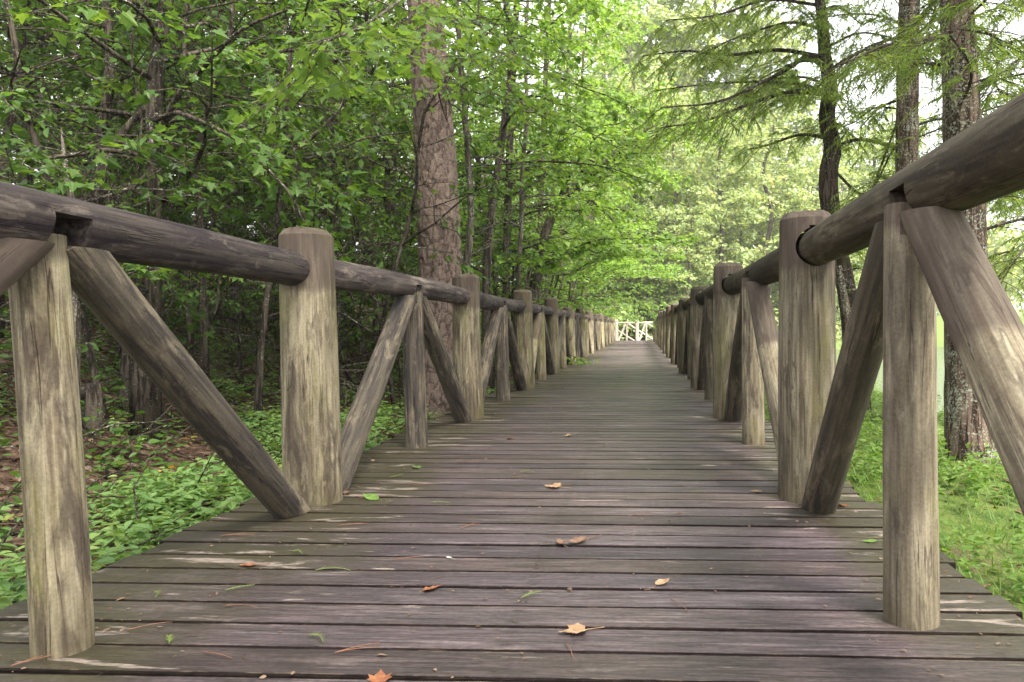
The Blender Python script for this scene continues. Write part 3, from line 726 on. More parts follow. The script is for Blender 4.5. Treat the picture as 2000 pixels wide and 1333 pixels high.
t = tree('forked_tree', up_to(5.7, (280, 660), (298, 560), (305, 430), (300, 300), (302, 180), (315, 60), (330, -60), (330, -300), (340, -600)), [.085, .075, .068, .062, .058, .055, .05, .03, .01],
         BARK, LEAF, 18, (.3, 1), 22, 2.1, .1, 1.5, .08, tint=.45,
         limbs=[(pxs([(186, 430, 5.50), (195, 350, 5.50), (225, 280, 5.60), (270, 225, 5.65), (302, 195, 5.70)], 7), .05), (pxs([(302, 300, 5.70), (340, 200, 5.50), (400, 130, 5.30), (470, 60, 5.00), (560, 20, 4.70)], 7), .028),
                (pxs([(300, 330, 5.70), (250, 370, 5.50), (150, 400, 5.30), (60, 440, 5.10), (-40, 470, 5.00)], 7), .02)])
props(t, 'dark forked tree with a curved second stem behind the nearest rail', 'tree')
t = tree('slim_tree', up_to(6.4, (400, 640), (392, 450), (388, 300), (410, 200), (440, 110), (455, 0), (450, -200)), [.032, .03, .028, .026, .022, .018, .006],
         BARK, LEAF, 19, (.5, 1), 12, 1.5, .09, 1.6, .08, tint=.5)
props(t, 'thin bending stem right of the forked tree above the nearest rail', 'tree')
t = tree('leaning_tree', up_to(8.2, (300, 560), (360, 455), (430, 395), (500, 355), (570, 300), (650, 230), (700, 150)), [.055, .05, .045, .04, .03, .02, .008],
         BARKG, LEAF, 20, (.55, 1), 12, 1.4, .1, 1.6, .1, tint=.5)
props(t, 'pale brown stem leaning far over to the right above the nearest rail', 'tree')
t = tree('slim_tree', up_to(5.2, (148, 830), (146, 700), (150, 560), (146, 430), (128, 330), (120, 250)), [.036, .033, .03, .026, .018, .006],
         BARKG, LEAFD, 21, (.35, 1), 14, 1.5, .09, 1.5, .1, tint=.5)
props(t, 'pale thin stem beside the nearest left post', 'tree')
t = tree('dark_tree', up_to(6.3, (248, 840), (252, 740), (262, 600), (235, 430), (200, 300), (215, 120), (200, -100), (200, -400)), [.085, .075, .065, .055, .05, .04, .03, .01],
         BARK, LEAFD, 22, (.55, 1), 14, 1.7, .1, 1.5, .08, tint=.45)
props(t, 'stout dark trunk by the log stump on the forest floor', 'tree')
t = tree('slim_tree', up_to(7., (-10, 520), (10, 300), (30, 180), (45, 60), (60, -60), (60, -300)), [.05, .045, .04, .035, .03, .01],
         BARK, LEAFD, 23, (.45, 1), 14, 1.8, .1, 1.5, .08, tint=.45, limbs=[(pxs([(10, 240, 7), (50, 130, 6.9), (110, 60, 6.8), (190, 20, 6.6)], 7), .02), (pxs([(15, 200, 7), (80, 150, 6.8), (140, 140, 6.6), (200, 110, 6.4)], 7), .014)])
props(t, 'dark leaning stem at the left edge of the photo', 'tree')

for (px, d, hgt, ln, lb, sd) in [(1000, 13.5, -330, 3.0, 'young tree arching bright leaves over the railing just past the crooked stem', 31), (1055, 18, -250, 3.4, 'bright leafy tree overhanging the boardwalk behind the leaning trunk', 32),
        (1090, 23, -150, 3.8, 'tall leafy tree overhanging the boardwalk two thirds along', 33), (1120, 28, -60, 4.2, 'tall leafy tree overhanging the far part of the boardwalk', 34)]:
    x = at(px, 640, d)
    x = min(x.x, -2.7) if d > 8 else -2.6
    y = d
    z0 = float(gh(x, y)); zt = CAM_H+(636-hgt)/FPX*d
    P = [(x, y, z0), (x+.1, y, z0+1), (x+.15, y+.1, z0+zt*.35), (x+.3, y, zt*.6), (x+.5, y-.2, zt*.8), (x+.9, y-.3, zt)]
    t = tree('overhanging_tree', P, [.09, .08, .07, .06, .045, .01], BARK, LEAFY, sd, zone=(.12, 1) if d > 8 else (.5, 1), nb=34, blen=ln, size=.12 if d > 8 else .1, dens=1.8, up=.12, droop=.14, aim=(.55, -.2, 0), ntw=12, tint=.55)
    props(t, lb, 'tree')
# crowds of trees deeper in the wood: four kinds, copied
def proto(name, h, r, barkm, leafm, seed, **kw):
    rng = np.random.default_rng(seed); P = [(0, 0, 0)]
    for i in range(1, 7): P.append((rng.normal(0, .12)*i**.5, rng.normal(0, .12)*i**.5, h*i/6))
    P = [Vector(p)+Vector((-1.95, 0, float(gh(-1.95, 0)))) for p in P]
    return tree(name, P, [r, r*.92, r*.85, r*.75, r*.6, r*.4, r*.1], barkm, leafm, seed, nseg=18, bare=0, free=False, **kw)
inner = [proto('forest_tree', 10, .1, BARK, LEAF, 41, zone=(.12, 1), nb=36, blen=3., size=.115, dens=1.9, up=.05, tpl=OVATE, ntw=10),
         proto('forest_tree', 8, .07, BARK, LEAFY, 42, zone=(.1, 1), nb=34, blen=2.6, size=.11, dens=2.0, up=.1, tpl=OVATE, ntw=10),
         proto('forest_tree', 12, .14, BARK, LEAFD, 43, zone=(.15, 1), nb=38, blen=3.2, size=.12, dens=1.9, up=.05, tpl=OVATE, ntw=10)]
rng = np.random.default_rng(77); spots = []
for px, d in [(40, 11), (150, 13), (240, 10.5), (350, 12.5), (455, 11), (545, 14), (590, 11), (690, 15.5), (770, 13), (800, 17), (900, 14.5), (880, 19), (960, 17.5), (1010, 21), (1060, 25), (985, 25), (1100, 30),
              (80, 18), (220, 17), (330, 19), (440, 18), (560, 20), (660, 22), (760, 24), (860, 26), (-60, 14), (20, 24), (160, 25), (300, 26), (450, 27), (600, 28), (720, 32), (830, 34), (930, 33), (1040, 36), (1120, 38), (-100, 30), (60, 34), (180, 38), (300, 34), (400, 40), (520, 36), (620, 42), (740, 40), (840, 45), (940, 42), (1020, 46), (1080, 42)]:
    p = at(px, 640, d); spots.append((p.x, p.y, d))
for i, (x, y, d) in enumerate(spots):
    k = i % 3 if d < 17 else int(rng.integers(0, 3))
    if x > -9 and y > 13: k = 1
    o = inner[k] if i < 3 and k == i else copy_tree(inner[k])
    o.location = (x, y, float(gh(x, y))-.05); o.rotation_euler = (0, 0, rng.uniform(0, 6.28)); s = rng.uniform(.85, 1.2)*(1 if d < 30 else 1.5); o.scale = (s, s, s)
    if d < 17: props(o, 'leafy tree standing among others deep in the shaded wood', 'tree', 'trees in the shaded wood')
    else: props(o, 'leafy tree standing among others deep in the shaded wood', 'tree', 'trees in the shaded wood')

# thin saplings crowding the slope, copied from two kinds
def thin(seed, h, r, leafm):
    rg = np.random.default_rng(seed); P = [(0, 0, 0)]
    for i in range(1, 7): P.append((P[-1][0]+rg.normal(0, .12), P[-1][1]+rg.normal(0, .12), h*i/6))
    P = [Vector(p)+Vector((-1.95, 0, float(gh(-1.95, 0)))) for p in P]
    return tree('thin_sapling', P, [r, r*.9, r*.8, r*.65, r*.5, r*.2], BARK, leafm, seed, zone=(.35, 1), nb=16, blen=1.3, size=.075, dens=1.5, up=.2, ntw=7, nseg=16, bare=9, free=False, tpl=OVATE, segs=6)
thins = [thin(801, 4.2, .022, LEAF), thin(802, 3.6, .017, LEAFD), thin(803, 4.8, .028, LEAF)]
tl = [(70, 6.2), (120, 8), (200, 5.6), (225, 7.5), (330, 6), (350, 9), (420, 7.2), (470, 8.4), (500, 6.6), (540, 9.5), (575, 7.8), (600, 8.8), (630, 10), (670, 8.2), (690, 9.8), (705, 7.4), (745, 9), (770, 8.6), (785, 10.2), (440, 10.5), (280, 9.4), (160, 10), (30, 8.6), (380, 8), (520, 11.5), (930, 13), (985, 15), (1040, 19)]
for i, (px, d) in enumerate(tl):
    p = at(px, 640, d); o = thins[i] if i < 3 else copy_tree(thins[i % 3]); x = min(p.x, -2.5)
    o.location = (x, p.y, float(gh(x, p.y))-.04); o.rotation_euler = (rng.normal(0, .12), rng.normal(0, .12), rng.uniform(0, 6.28)); sc_ = rng.uniform(.75, 1.25); o.scale = (sc_, sc_, sc_)
    props(o, 'thin twiggy sapling growing among others on the wooded slope', 'sapling', 'thin saplings on the slope')
def brush():
    rg = np.random.default_rng(88); mb = MB()
    for _ in range(900):
        x, y = rg.uniform(-8.5, -2.3), rg.uniform(1.5, 15); z = float(gh(x, y)); az = rg.uniform(0, 6.28); ln = rg.uniform(.3, 1.3); d = np.array([math.cos(az), math.sin(az), rg.uniform(-.05, 1.) if rg.uniform() < .55 else rg.uniform(-.05, .12)])
        P = [np.array([x, y, z])]
        for _k in range(5): d = unit(d+rg.normal(0, .22, 3)); q = P[-1]+d*ln/5; q[2] = max(q[2], float(gh(q[0], q[1]))+.005); P.append(q)
        r0 = rg.uniform(.003, .011); mb.tube(P, np.linspace(r0, .002, 6), 4, cap=False)
    props(link('brush', mb.mesh('brush'), BARK), 'tangle of thin dead twigs on the shaded slope', 'brush', None, 'stuff')
brush()
# bushes under the trees
def bush(seed, leafm, n, ln, size, dens):
    global BASE; BASE = np.array([-99., 0, 0])
    rng = np.random.default_rng(seed); bb, L = MB(), Leaves()
    for j in range(n):
        az = j*2.4+rng.uniform(-.4, .4); branch(bb, L, (rng.normal(0, .05), rng.normal(0, .05), 0), (math.cos(az)*.7, math.sin(az)*.7, rng.uniform(.5, 1.3)), ln*rng.uniform(.6, 1.2), .009, rng, size, dens, .16, ntw=8, tint=.5, tpl_=None) if False else \
        branch(bb, L, (rng.normal(0, .05), rng.normal(0, .05), 0), (math.cos(az)*.7, math.sin(az)*.7, rng.uniform(.5, 1.3)), ln*rng.uniform(.6, 1.2), .009, rng, size, dens, .16, ntw=8, tint=.5)
    e = empty('shrub', (0, 0, 0)); link('stems', bb.mesh('stems'), BARK, e); link('foliage', L.mesh('foliage', OVATE), leafm, e); return e
bushes = [bush(61, LEAF, 9, 1.1, .075, 1.5), bush(62, LEAFD, 8, 1.3, .085, 1.4), bush(63, LEAFY, 10, 1.2, .085, 1.6)]
bl = [(60, 5.6, 1, .8), (330, 7.5, 0, .7), (440, 9, 1, 1.), (560, 8.5, 0, .7), (700, 9.5, 1, .9), (620, 11, 0, 1.1), (780, 11, 0, 1.), (520, 12, 1, 1.2), (380, 11, 1, 1.2), (230, 9, 1, 1.1), (120, 8.5, 1, 1.1), (20, 9, 1, 1.2),
      (740, 14, 0, 1.3), (930, 11, 2, .9), (985, 12, 2, 1.), (1000, 14.5, 2, 1.3), (1050, 17, 2, 1.4), (1075, 20, 2, 1.5), (1100, 23, 2, 1.7), (1120, 27, 2, 1.8), (1140, 31, 2, 1.9), (1160, 35, 2, 1.8), (1165, 39, 2, 1.8)]
used = set()
for px, d, k, s in bl:
    p = at(px, 640, d); x = min(p.x, -2.6-.25*s) if k < 2 else min(p.x, -2.7-.75*s)
    o = bushes[k] if k not in used else copy_tree(bushes[k]); used.add(k)
    o.location = (x, p.y, float(gh(x, p.y))-.03); o.rotation_euler = (0, 0, rng.uniform(0, 6.28)); o.scale = (s, s, s*rng.uniform(.85, 1.15))
    props(o, 'bright green shrub crowding the railing towards the far end' if k == 2 else 'low dark green shrub on the shaded forest floor', 'shrub', 'bright shrubs along the railing' if k == 2 else 'shrubs on the forest floor')

# ================================================================== BALD CYPRESSES AND OTHERS ON THE LAKE SIDE
def frond(L, p, d, ln, rng, tint, mb):
    n = max(6, int(ln/.016)); pts = [np.array(p)]; dd = unit(np.array(d))
    for _ in range(5): dd = unit(dd+rng.normal(0, .1, 3)+np.array([0, 0, -.1])); pts.append(pts[-1]+dd*ln/5)
    pts = np.array(pts); u = np.linspace(.06, 1, n); tt = np.linspace(0, 1, 6)
    pos = np.stack([np.interp(u, tt, pts[:, i]) for i in range(3)], 1)
    side = unit(np.cross(dd, (0, 0, 1.))+rng.normal(0, .3, 3))
    sg = np.where(np.arange(n) % 2 == 0, 1., -1.)
    ax = dd[None]*.75+side[None]*sg[:, None]+rng.normal(0, .18, (n, 3)); ax[:, 2] -= .25
    L.add(pos, ax, np.array([0, 0, 1.])[None]+rng.normal(0, .5, (n, 3)), rng.uniform(.06, .11, n)*(1.05-.5*u), tint+rng.normal(0, .14, n))
    mb.tube(pts, np.linspace(.0035, .0015, 6), 3, cap=False)
def cyp_branch(mb, L, pts, r, rng, tint=.5, dens=10, fl=.38):
    P = spline(pts, 22); mb.tube(P, np.linspace(r, .006, 22), 6, rough=.05, rng=rng)
    ln = np.linalg.norm(np.diff(P, axis=0), axis=1).sum(); n = int(ln*dens)
    for j in range(n):
        u = .1+.9*(j+rng.uniform())/n; i = min(20, int(u*21)); q = P[i]+(P[i+1]-P[i])*(u*21-i); bd = unit(P[i+1]-P[i])
        sd = unit(np.cross(bd, (0, 0, 1.)))*(1 if j % 2 else -1)
        d = unit(bd*.6+sd*rng.uniform(.4, 1.2)+np.array([0, 0, rng.uniform(-.5, .15)]))
        l2 = fl*rng.uniform(.7, 1.7)*(1.2-.4*u); tp = [q, q+d*l2*.5, q+d*l2+np.array([0, 0, -.12*l2])]
        mb.tube(tp, [.005, .004, .002], 3, cap=False); t2 = tint+rng.normal(0, .12)
        for m in range(5):
            v = rng.uniform(.15, 1); b = np.array(tp[0])*(1-v)+np.array(tp[2])*v
            frond(L, b, unit(d*.8+unit(np.cross(d, (0, 0, 1.)))*rng.choice([-1, 1])*rng.uniform(.2, .9)+np.array([0, 0, rng.uniform(-.5, .05)])), rng.uniform(.16, .36), rng, t2, mb)
def cypress(name, label, trunk, radii, barkm, blist, nrand, zone, seed, blen=2., aim=(0, 0, 0), segs=16, flare=1.3, rough=.03, low=None):
    rng = np.random.default_rng(seed); P = spline(trunk, 44); base = P[0].copy(); base[2] = float(gh(base[0], base[1]))-.02; P[0][2] = min(P[0][2], base[2])
    R = np.interp(np.linspace(0, 1, 44), np.linspace(0, 1, len(radii)), radii); R[0] *= flare; R[1] *= 1+(flare-1)*.6; R[2] *= 1+(flare-1)*.25
    Q = P-base; tb, bb, L = MB(), MB(), Leaves(); tb.tube(Q, R, segs, rough=rough, rng=rng)
    for pts, r in blist: cyp_branch(bb, L, np.array([tuple(p) for p in pts])-base, r, rng)
    jobs = [(zone[0]+(zone[1]-zone[0])*(j+rng.uniform())/nrand, blen, 9, .25) for j in range(nrand)]
    if low: jobs += [(low[1]+(low[2]-low[1])*(j+rng.uniform())/low[0], low[3], 12, .1) for j in range(low[0])]
    for j, (u, blen_, dn, rs) in enumerate(jobs):
        i = min(42, int(u*43)); az = j*2.4+rng.uniform(-.4, .4)
        d = unit(np.array([math.cos(az), math.sin(az), .15])+np.array(aim)*rng.uniform(0, 1)); ln = blen_*rng.uniform(.6, 1.2)*(1.25-.7*u)
        p = Q[i]; cyp_branch(bb, L, [p, p+d*ln*.35+np.array([0, 0, .06*ln]), p+d*ln*.7+rng.normal(0, .08, 3), p+d*ln+np.array([0, 0, -.1*ln])], max(.011, R[i]*rs), rng, dens=dn)
    e = empty(name, base); link('trunk', tb.mesh('trunk'), barkm, e); link('branches', bb.mesh('branches'), CYP, e); link('crown', L.mesh('crown', NEEDLE), CYPL, e)
    return props(e, label, 'tree')
cypress('cypress_tree', 'wavy dark cypress with long level limbs reaching left over the boardwalk',
        pxs([(1672, 800), (1664, 640), (1646, 530), (1622, 410), (1618, 340), (1626, 290), (1615, 230), (1621, 170), (1611, 110), (1606, 40), (1592, -70), (1575, -250), (1560, -500)], 9.),
        [.15, .125, .115, .12, .115, .105, .1, .085, .075, .06, .04, .01], CYP,
        [(pxs([(1610, 112, 9), (1520, 98, 8.8), (1420, 108, 8.5), (1340, 100, 8.2), (1255, 110, 8)], 9), .03),
         (pxs([(1606, 128, 9), (1575, 112, 8.8), (1530, 140, 8.5), (1480, 165, 8.2), (1400, 200, 7.9), (1290, 210, 7.6)], 9), .04),
         (pxs([(1608, 182, 9), (1560, 165, 9.2), (1480, 160, 9.4), (1380, 165, 9.6), (1275, 178, 9.8)], 9), .032),
         (pxs([(1606, 183, 9), (1540, 180, 8.7), (1460, 205, 8.4), (1380, 235, 8.1), (1290, 250, 7.9)], 9), .032),
         (pxs([(1600, 55, 9), (1540, 45, 8.6), (1450, 70, 8.2), (1380, 100, 7.9)], 9), .022), (pxs([(1595, 10, 9), (1500, 0, 8.6), (1400, 30, 8.2), (1300, 40, 7.8)], 9), .022),
         (pxs([(1612, 95, 9), (1680, 65, 9.1), (1760, 78, 9.2)], 9), .02), (pxs([(1625, 330, 9), (1690, 380, 8.7), (1740, 300, 8.5), (1760, 270, 8.4)], 9), .02),
         (pxs([(1580, -50, 9), (1480, -50, 9.4), (1360, -10, 9.8)], 9), .02),
         (pxs([(1640, 560, 9), (1655, 480, 8.9), (1680, 430, 8.8), (1730, 300, 8.7), (1800, 100, 8.6), (1830, 0, 8.5)], 9), .025)],
        14, (.4, 1.), 301, 1.4, (-.3, .2, 0))
cypress('cypress_tree', 'straight brown trunk with hanging sprays between the wavy cypress and lichen trunk',
        pxs([(1766, 800), (1770, 500), (1771, 300), (1773, 120), (1776, 0), (1778, -200), (1780, -700), (1782, -1300)], 8.2), [.145, .13, .125, .12, .117, .11, .08, .02], LICH,
        [(pxs([(1775, 190, 8.2), (1720, 210, 8.4), (1680, 250, 8.6)], 8), .02), (pxs([(1773, 250, 8.2), (1840, 232, 8.3), (1900, 240, 8.4)], 8), .02), (pxs([(1770, 70, 8.2), (1700, 90, 8), (1640, 130, 7.8)], 8), .02)],
        26, (.74, 1.), 302, 4.2, low=(9, .3, .72, 1.4))  # high crown out of view, enlarged to shade the walk
cypress('lichen_tree', 'thick reddish trunk dotted with pale lichen at the right behind the railing',
        pxs([(1905, 930), (1893, 860), (1888, 700), (1884, 400), (1875, 150), (1868, 0), (1862, -200), (1850, -900), (1840, -1800)], 5.9), [.24, .185, .17, .16, .14, .13, .125, .09, .02], LICH,
        [(pxs([(1870, 73, 5.9), (1800, 78, 5.8), (1730, 90, 5.6), (1650, 125, 5.4)], 6), .02), (pxs([(1885, 200, 5.9), (1940, 160, 5.7), (2020, 140, 5.5)], 6), .02), (pxs([(1880, 120, 5.9), (1950, 90, 6.2), (2040, 70, 6.4)], 6), .02)],
        26, (.79, 1.), 303, 4.2, (.3, .1, 0), low=(9, .35, .75, 1.3), segs=24, rough=.035)  # out-of-view top spread wide to block sun over the deck
t = tree('lake_shrub_tree', pxs([(1665, 760), (1655, 620), (1645, 560), (1638, 520)], 8.2)[:4], [.05, .045, .04, .035], LICH, LEAF, 25, (.6, 1), 3, .5, .08, 1.4, bare=0)
props(t, 'short lichen covered stem below the wavy cypress', 'tree')
cypress('cypress_tree', 'cypress by the water at the right edge with drooping sprays',
        pxs([(2120, 820), (2110, 500), (2105, 100), (2100, -400), (2100, -1000)], 8.5), [.16, .14, .12, .08, .02], CYP,
        [(pxs([(2108, 250, 8.5), (2040, 270, 8.3), (1960, 330, 8), (1920, 390, 7.8)], 8), .025), (pxs([(2108, 80, 8.5), (2030, 90, 8.3), (1950, 150, 8.1), (1910, 200, 8)], 8), .025), (pxs([(2108, 420, 8.5), (2050, 440, 8.3), (1990, 500, 8), (1950, 560, 7.8)], 8), .022),
         (pxs([(2108, 0, 8.5), (2030, -10, 8.8), (1930, 30, 9)], 8), .025), (pxs([(2108, 330, 8.5), (2020, 340, 9), (1950, 400, 9.4)], 8), .022)], 26, (.62, 1.), 304, 4.2, (-.3, 0, 0), low=(14, .2, .6, 2.2))  # upper limbs above the view lengthened as added shade

for i, (x, y, h) in enumerate([(4.9, -3.4, 15), (5.6, 2.4, 15), (3.4, -9.5, 16), (-3.4, -3., 15), (-3.6, 3.2, 16), (6.2, 13.5, 15)][:5]):  # unseen trees added to keep sun off the near boardwalk
    z0 = float(gh(x, y)); P = [(x, y, z0), (x+.1, y+.1, h*.3), (x, y+.2, h*.6), (x-.2, y+.1, h*.85), (x-.2, y, h)]
    t = tree('added_shade_tree', P, [.22, .19, .16, .1, .03], BARK, LEAFD, 700+i, zone=(.64, 1), nb=44, blen=5., size=.16, dens=1.8, up=.22, droop=.06, tpl=FAR, ntw=12, bare=0)
    props(t, ['added unseen shade tree on the bank behind the viewer at right', 'added unseen shade tree on the bank just outside the view at right', 'added unseen shade tree by the water far behind the viewer', 'added unseen shade tree in the wood behind the viewer at left', 'added unseen shade tree just outside the view at left', ''][i], 'tree')
# ================================================================== SUNLIT WOOD BEYOND THE END, FAR SHORE
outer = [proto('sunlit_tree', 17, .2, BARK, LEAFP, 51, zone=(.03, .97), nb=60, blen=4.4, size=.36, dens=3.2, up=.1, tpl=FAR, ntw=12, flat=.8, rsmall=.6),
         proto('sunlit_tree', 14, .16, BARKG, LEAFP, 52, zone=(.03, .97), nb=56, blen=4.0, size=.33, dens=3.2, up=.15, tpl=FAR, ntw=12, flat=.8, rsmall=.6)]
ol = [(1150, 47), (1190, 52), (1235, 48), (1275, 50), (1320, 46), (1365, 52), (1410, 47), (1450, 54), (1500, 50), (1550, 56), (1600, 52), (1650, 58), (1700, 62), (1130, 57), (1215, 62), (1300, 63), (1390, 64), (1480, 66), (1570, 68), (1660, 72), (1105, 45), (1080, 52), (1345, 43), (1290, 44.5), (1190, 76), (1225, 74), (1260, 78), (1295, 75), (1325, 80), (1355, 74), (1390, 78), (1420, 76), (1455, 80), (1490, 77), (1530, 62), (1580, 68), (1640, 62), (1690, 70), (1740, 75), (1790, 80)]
for i, (px, d) in enumerate(ol):
    p = at(px, 640, d); k = i % 2; o = outer[k] if i < 2 else copy_tree(outer[k])
    s = rng.uniform(.85, 1.15) if d < 60 else (rng.uniform(1., 1.3) if d < 71 else (rng.uniform(2., 2.35) if px < 1500 else 1.5))
    if d < 46: s *= .45
    if px > 1520: s *= .9
    o.location = (p.x, p.y, float(gh(p.x, p.y))-.1); o.rotation_euler = (0, 0, rng.uniform(0, 6.28)); o.scale = (s, s, s)
    props(o, 'pale sunlit tree in the wood beyond the far end of the boardwalk', 'tree', 'sunlit trees beyond the boardwalk')
def far_shore():
    rng = np.random.default_rng(9); L = Leaves(); mb = MB()
    for i in range(70):
        a = rng.uniform(-.1, 1.25); R = rng.uniform(88, 125); x, y = R*math.sin(a)+8, R*math.cos(a)
        if x < 30: continue
        z = max(-.8, float(gh(x, y))); h = rng.uniform(8, 15); w = rng.uniform(3, 5.5); n = 900
        mb.tube([(x, y, z-.5), (x, y, z+h*.8)], [.25, .1], 5)
        q = rng.normal(0, 1, (n, 3)); q /= np.linalg.norm(q, axis=1)[:, None]; q *= rng.uniform(.5, 1.05, n)[:, None]
        lob = 1+.25*np.sin(q[:, 0]*5+i)*np.cos(q[:, 2]*6+i)
        P = np.stack([x+q[:, 0]*w*lob, y+q[:, 1]*w*lob, z+h*.52+q[:, 2]*h*.52*lob], 1)
        L.add(P, rng.normal(0, 1, (n, 3)), np.array([0, 0, 1.])[None]+rng.normal(0, .8, (n, 3)), rng.uniform(.5, 1., n), .4+.25*rng.uniform()+rng.normal(0, .15, n))
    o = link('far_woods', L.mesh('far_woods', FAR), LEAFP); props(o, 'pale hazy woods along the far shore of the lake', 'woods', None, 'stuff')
    tk = link('trunks', mb.mesh('trunks'), BARK, o)
far_shore()

# ================================================================== GROUND COVER, GRASS, LITTER
def scatter(n, xr, yr, rng, keep=None):
    x = rng.uniform(*xr, n); y = rng.uniform(*yr, n); k = np.ones(n, bool) if keep is None else keep(x, y, rng)
    x, y = x[k], y[k]; return np.stack([x, y, gh(x, y)], 1)
def slope_plants():
    rg = np.random.default_rng(31); L = Leaves()
    def keep(x, y, r): return np.sin(x*1.3+y*.9+2)+np.sin(x*.8-y*1.9)+.6*np.sin(x*5+y*4) > r.uniform(-.6, 1.6, len(x))
    for p in scatter(5200, (-11, -2.4), (1.5, 17), rg, keep):
        h = rg.uniform(.05, .4); n = rg.integers(5, 11); az = rg.uniform(0, 6.28, n); hs = h*np.sqrt(rg.uniform(.1, 1, n))
        ax = np.stack([np.cos(az), np.sin(az), rg.uniform(-.4, .4, n)], 1)
        L.add(p+ax*.03+np.stack([0*az, 0*az, hs], 1), ax, np.array([0, 0, 1.])[None]+rg.normal(0, .35, (n, 3)), rg.uniform(.03, .09, n), .4+rg.normal(0, .15)+rg.normal(0, .1, n))
    props(link('understory', L.mesh('understory', OVATE), LEAF), 'dark green seedlings and low plants over the shaded slope', 'understory', None, 'stuff')
slope_plants()
def ground_cover():
    rng = np.random.default_rng(21); L = Leaves()
    def keep(x, y, r):
        v = np.sin(x*2.1+y*1.3)+np.sin(x*1.1-y*2.4+1)+.8*np.sin(x*4+y*3.3); return (v > r.uniform(-1.1, .9, len(x))-np.where(x > -3.2, .5, -.5)) & (r.uniform(size=len(x)) < np.clip(1.25-(y-1)*.1, .12, 1)*np.where(x > -3.6, 1, .4))
    P = np.concatenate([scatter(16000, (-6, -1.84), (.3, 12), rng, keep), scatter(900, (-3.6, -1.86), (.9, 2.9), rng)])
    for p in P:
        h = rng.uniform(.04, .22); c = p+np.array([0, 0, h]); n = rng.integers(4, 9); az = rng.uniform(0, 6.28, n)
        ax = np.stack([np.cos(az), np.sin(az), rng.uniform(-.35, .25, n)], 1)
        L.add(c+ax*.012+np.stack([0*az, 0*az, rng.uniform(-.05, .02, n)], 1), ax, np.array([0, 0, 1.])[None]+rng.normal(0, .25, (n, 3)), rng.uniform(.035, .075, n), .5+rng.normal(0, .15)+rng.normal(0, .1, n))
    o = link('ground_cover', L.mesh('ground_cover', OVATE), COVER); props(o, 'low leafy green ground cover beside the left edge of the boardwalk', 'ground cover', None, 'stuff')
    L = Leaves()
    P = scatter(3000, (1.14, 4.4), (2.2, 14), rng, lambda x, y, r: (np.sin(x*3+y*1.7)+np.sin(y*2.9) > r.uniform(-1.6, .9, len(x))) & (gh(x, y) > -.7))
    for p in P:
        n = rng.integers(6, 12); az = rng.uniform(0, 6.28, n); hs = rng.uniform(.05, .26)*np.sqrt(np.linspace(.1, 1, n))
        ax = np.stack([np.cos(az), np.sin(az), rng.uniform(-.4, .5, n)], 1)
        L.add(p+np.stack([0*az, 0*az, hs], 1), ax, np.array([0, 0, 1.])[None]+rng.normal(0, .3, (n, 3)), rng.uniform(.025, .065, n), .6+rng.normal(0, .12)+rng.normal(0, .1, n))
    o = link('weeds', L.mesh('weeds', OVATE), GRASS); props(o, 'bright leafy weeds between the lake side railing and the water', 'weeds', None, 'stuff')
    L = Leaves()
    P = scatter(60000, (1.1, 5.), (1.5, 26), rng, lambda x, y, r: (gh(x, y) > -.78) & (r.uniform(size=len(x)) < np.clip(1.3-.06*y, .3, 1)) & (np.sin(x*2.3+y*1.1)+np.sin(y*3.1-x) > r.uniform(-2.2, .6, len(x))))
    n = len(P); az = rng.uniform(0, 6.28, n); ax = np.stack([np.cos(az)*.5, np.sin(az)*.5, rng.uniform(.5, 1.1, n)], 1)
    L.add(P, ax, np.stack([np.cos(az)*.8, np.sin(az)*.8, 0*az-.3], 1), rng.uniform(.04, .125, n), .45+rng.normal(0, .2, n))
    o = link('grass', L.mesh('grass', BLADE), GRASS); props(o, 'sunlit green grass on the bank beside the right edge of the boardwalk', 'grass', None, 'stuff')
    L = Leaves()
    P = scatter(30000, (-9, -1.8), (.5, 16), rng, lambda x, y, r: r.uniform(size=len(x)) < np.clip(1.3+x*.1, .3, 1)); n = len(P); az = rng.uniform(0, 6.28, n)
    L.add(P+np.array([0, 0, .012]), np.stack([np.cos(az), np.sin(az), rng.normal(0, .25, n)], 1), np.array([0, 0, 1.])[None]+rng.normal(0, .35, (n, 3)), rng.uniform(.025, .065, n), rng.beta(1.4, 2.6, n))
    P = scatter(500, (1.1, 3.2), (2, 10), rng); n = len(P); az = rng.uniform(0, 6.28, n)
    L.add(P+np.array([0, 0, .012]), np.stack([np.cos(az), np.sin(az), rng.normal(0, .2, n)], 1), np.array([0, 0, 1.])[None]+rng.normal(0, .3, (n, 3)), rng.uniform(.03, .08, n), rng.beta(1.6, 2.2, n))
    o = link('leaf_litter', L.mesh('leaf_litter', OVATE), DRY); props(o, 'brown dead leaves covering the forest floor behind the left railing', 'leaf litter', None, 'stuff')
    L = Leaves(); P = scatter(30000, (-6, -1.8), (.5, 12), rng); n = len(P); az = rng.uniform(0, 6.28, n)
    L.add(P+np.array([0, 0, .02]), np.stack([np.cos(az), np.sin(az), rng.normal(0, .12, n)], 1), (0, 0, 1.), rng.uniform(.06, .15, n)*1., rng.beta(2, 1.6, n))
    me = L.mesh('pine_straw', (np.array([(-.012, 0, 0), (.012, 0, 0), (.004, 1, 0)]), [[0, 1, 2]]))
    o = link('pine_straw', me, DRY); props(o, 'reddish brown pine straw strewn over the forest floor', 'pine straw', None, 'stuff')
ground_cover()

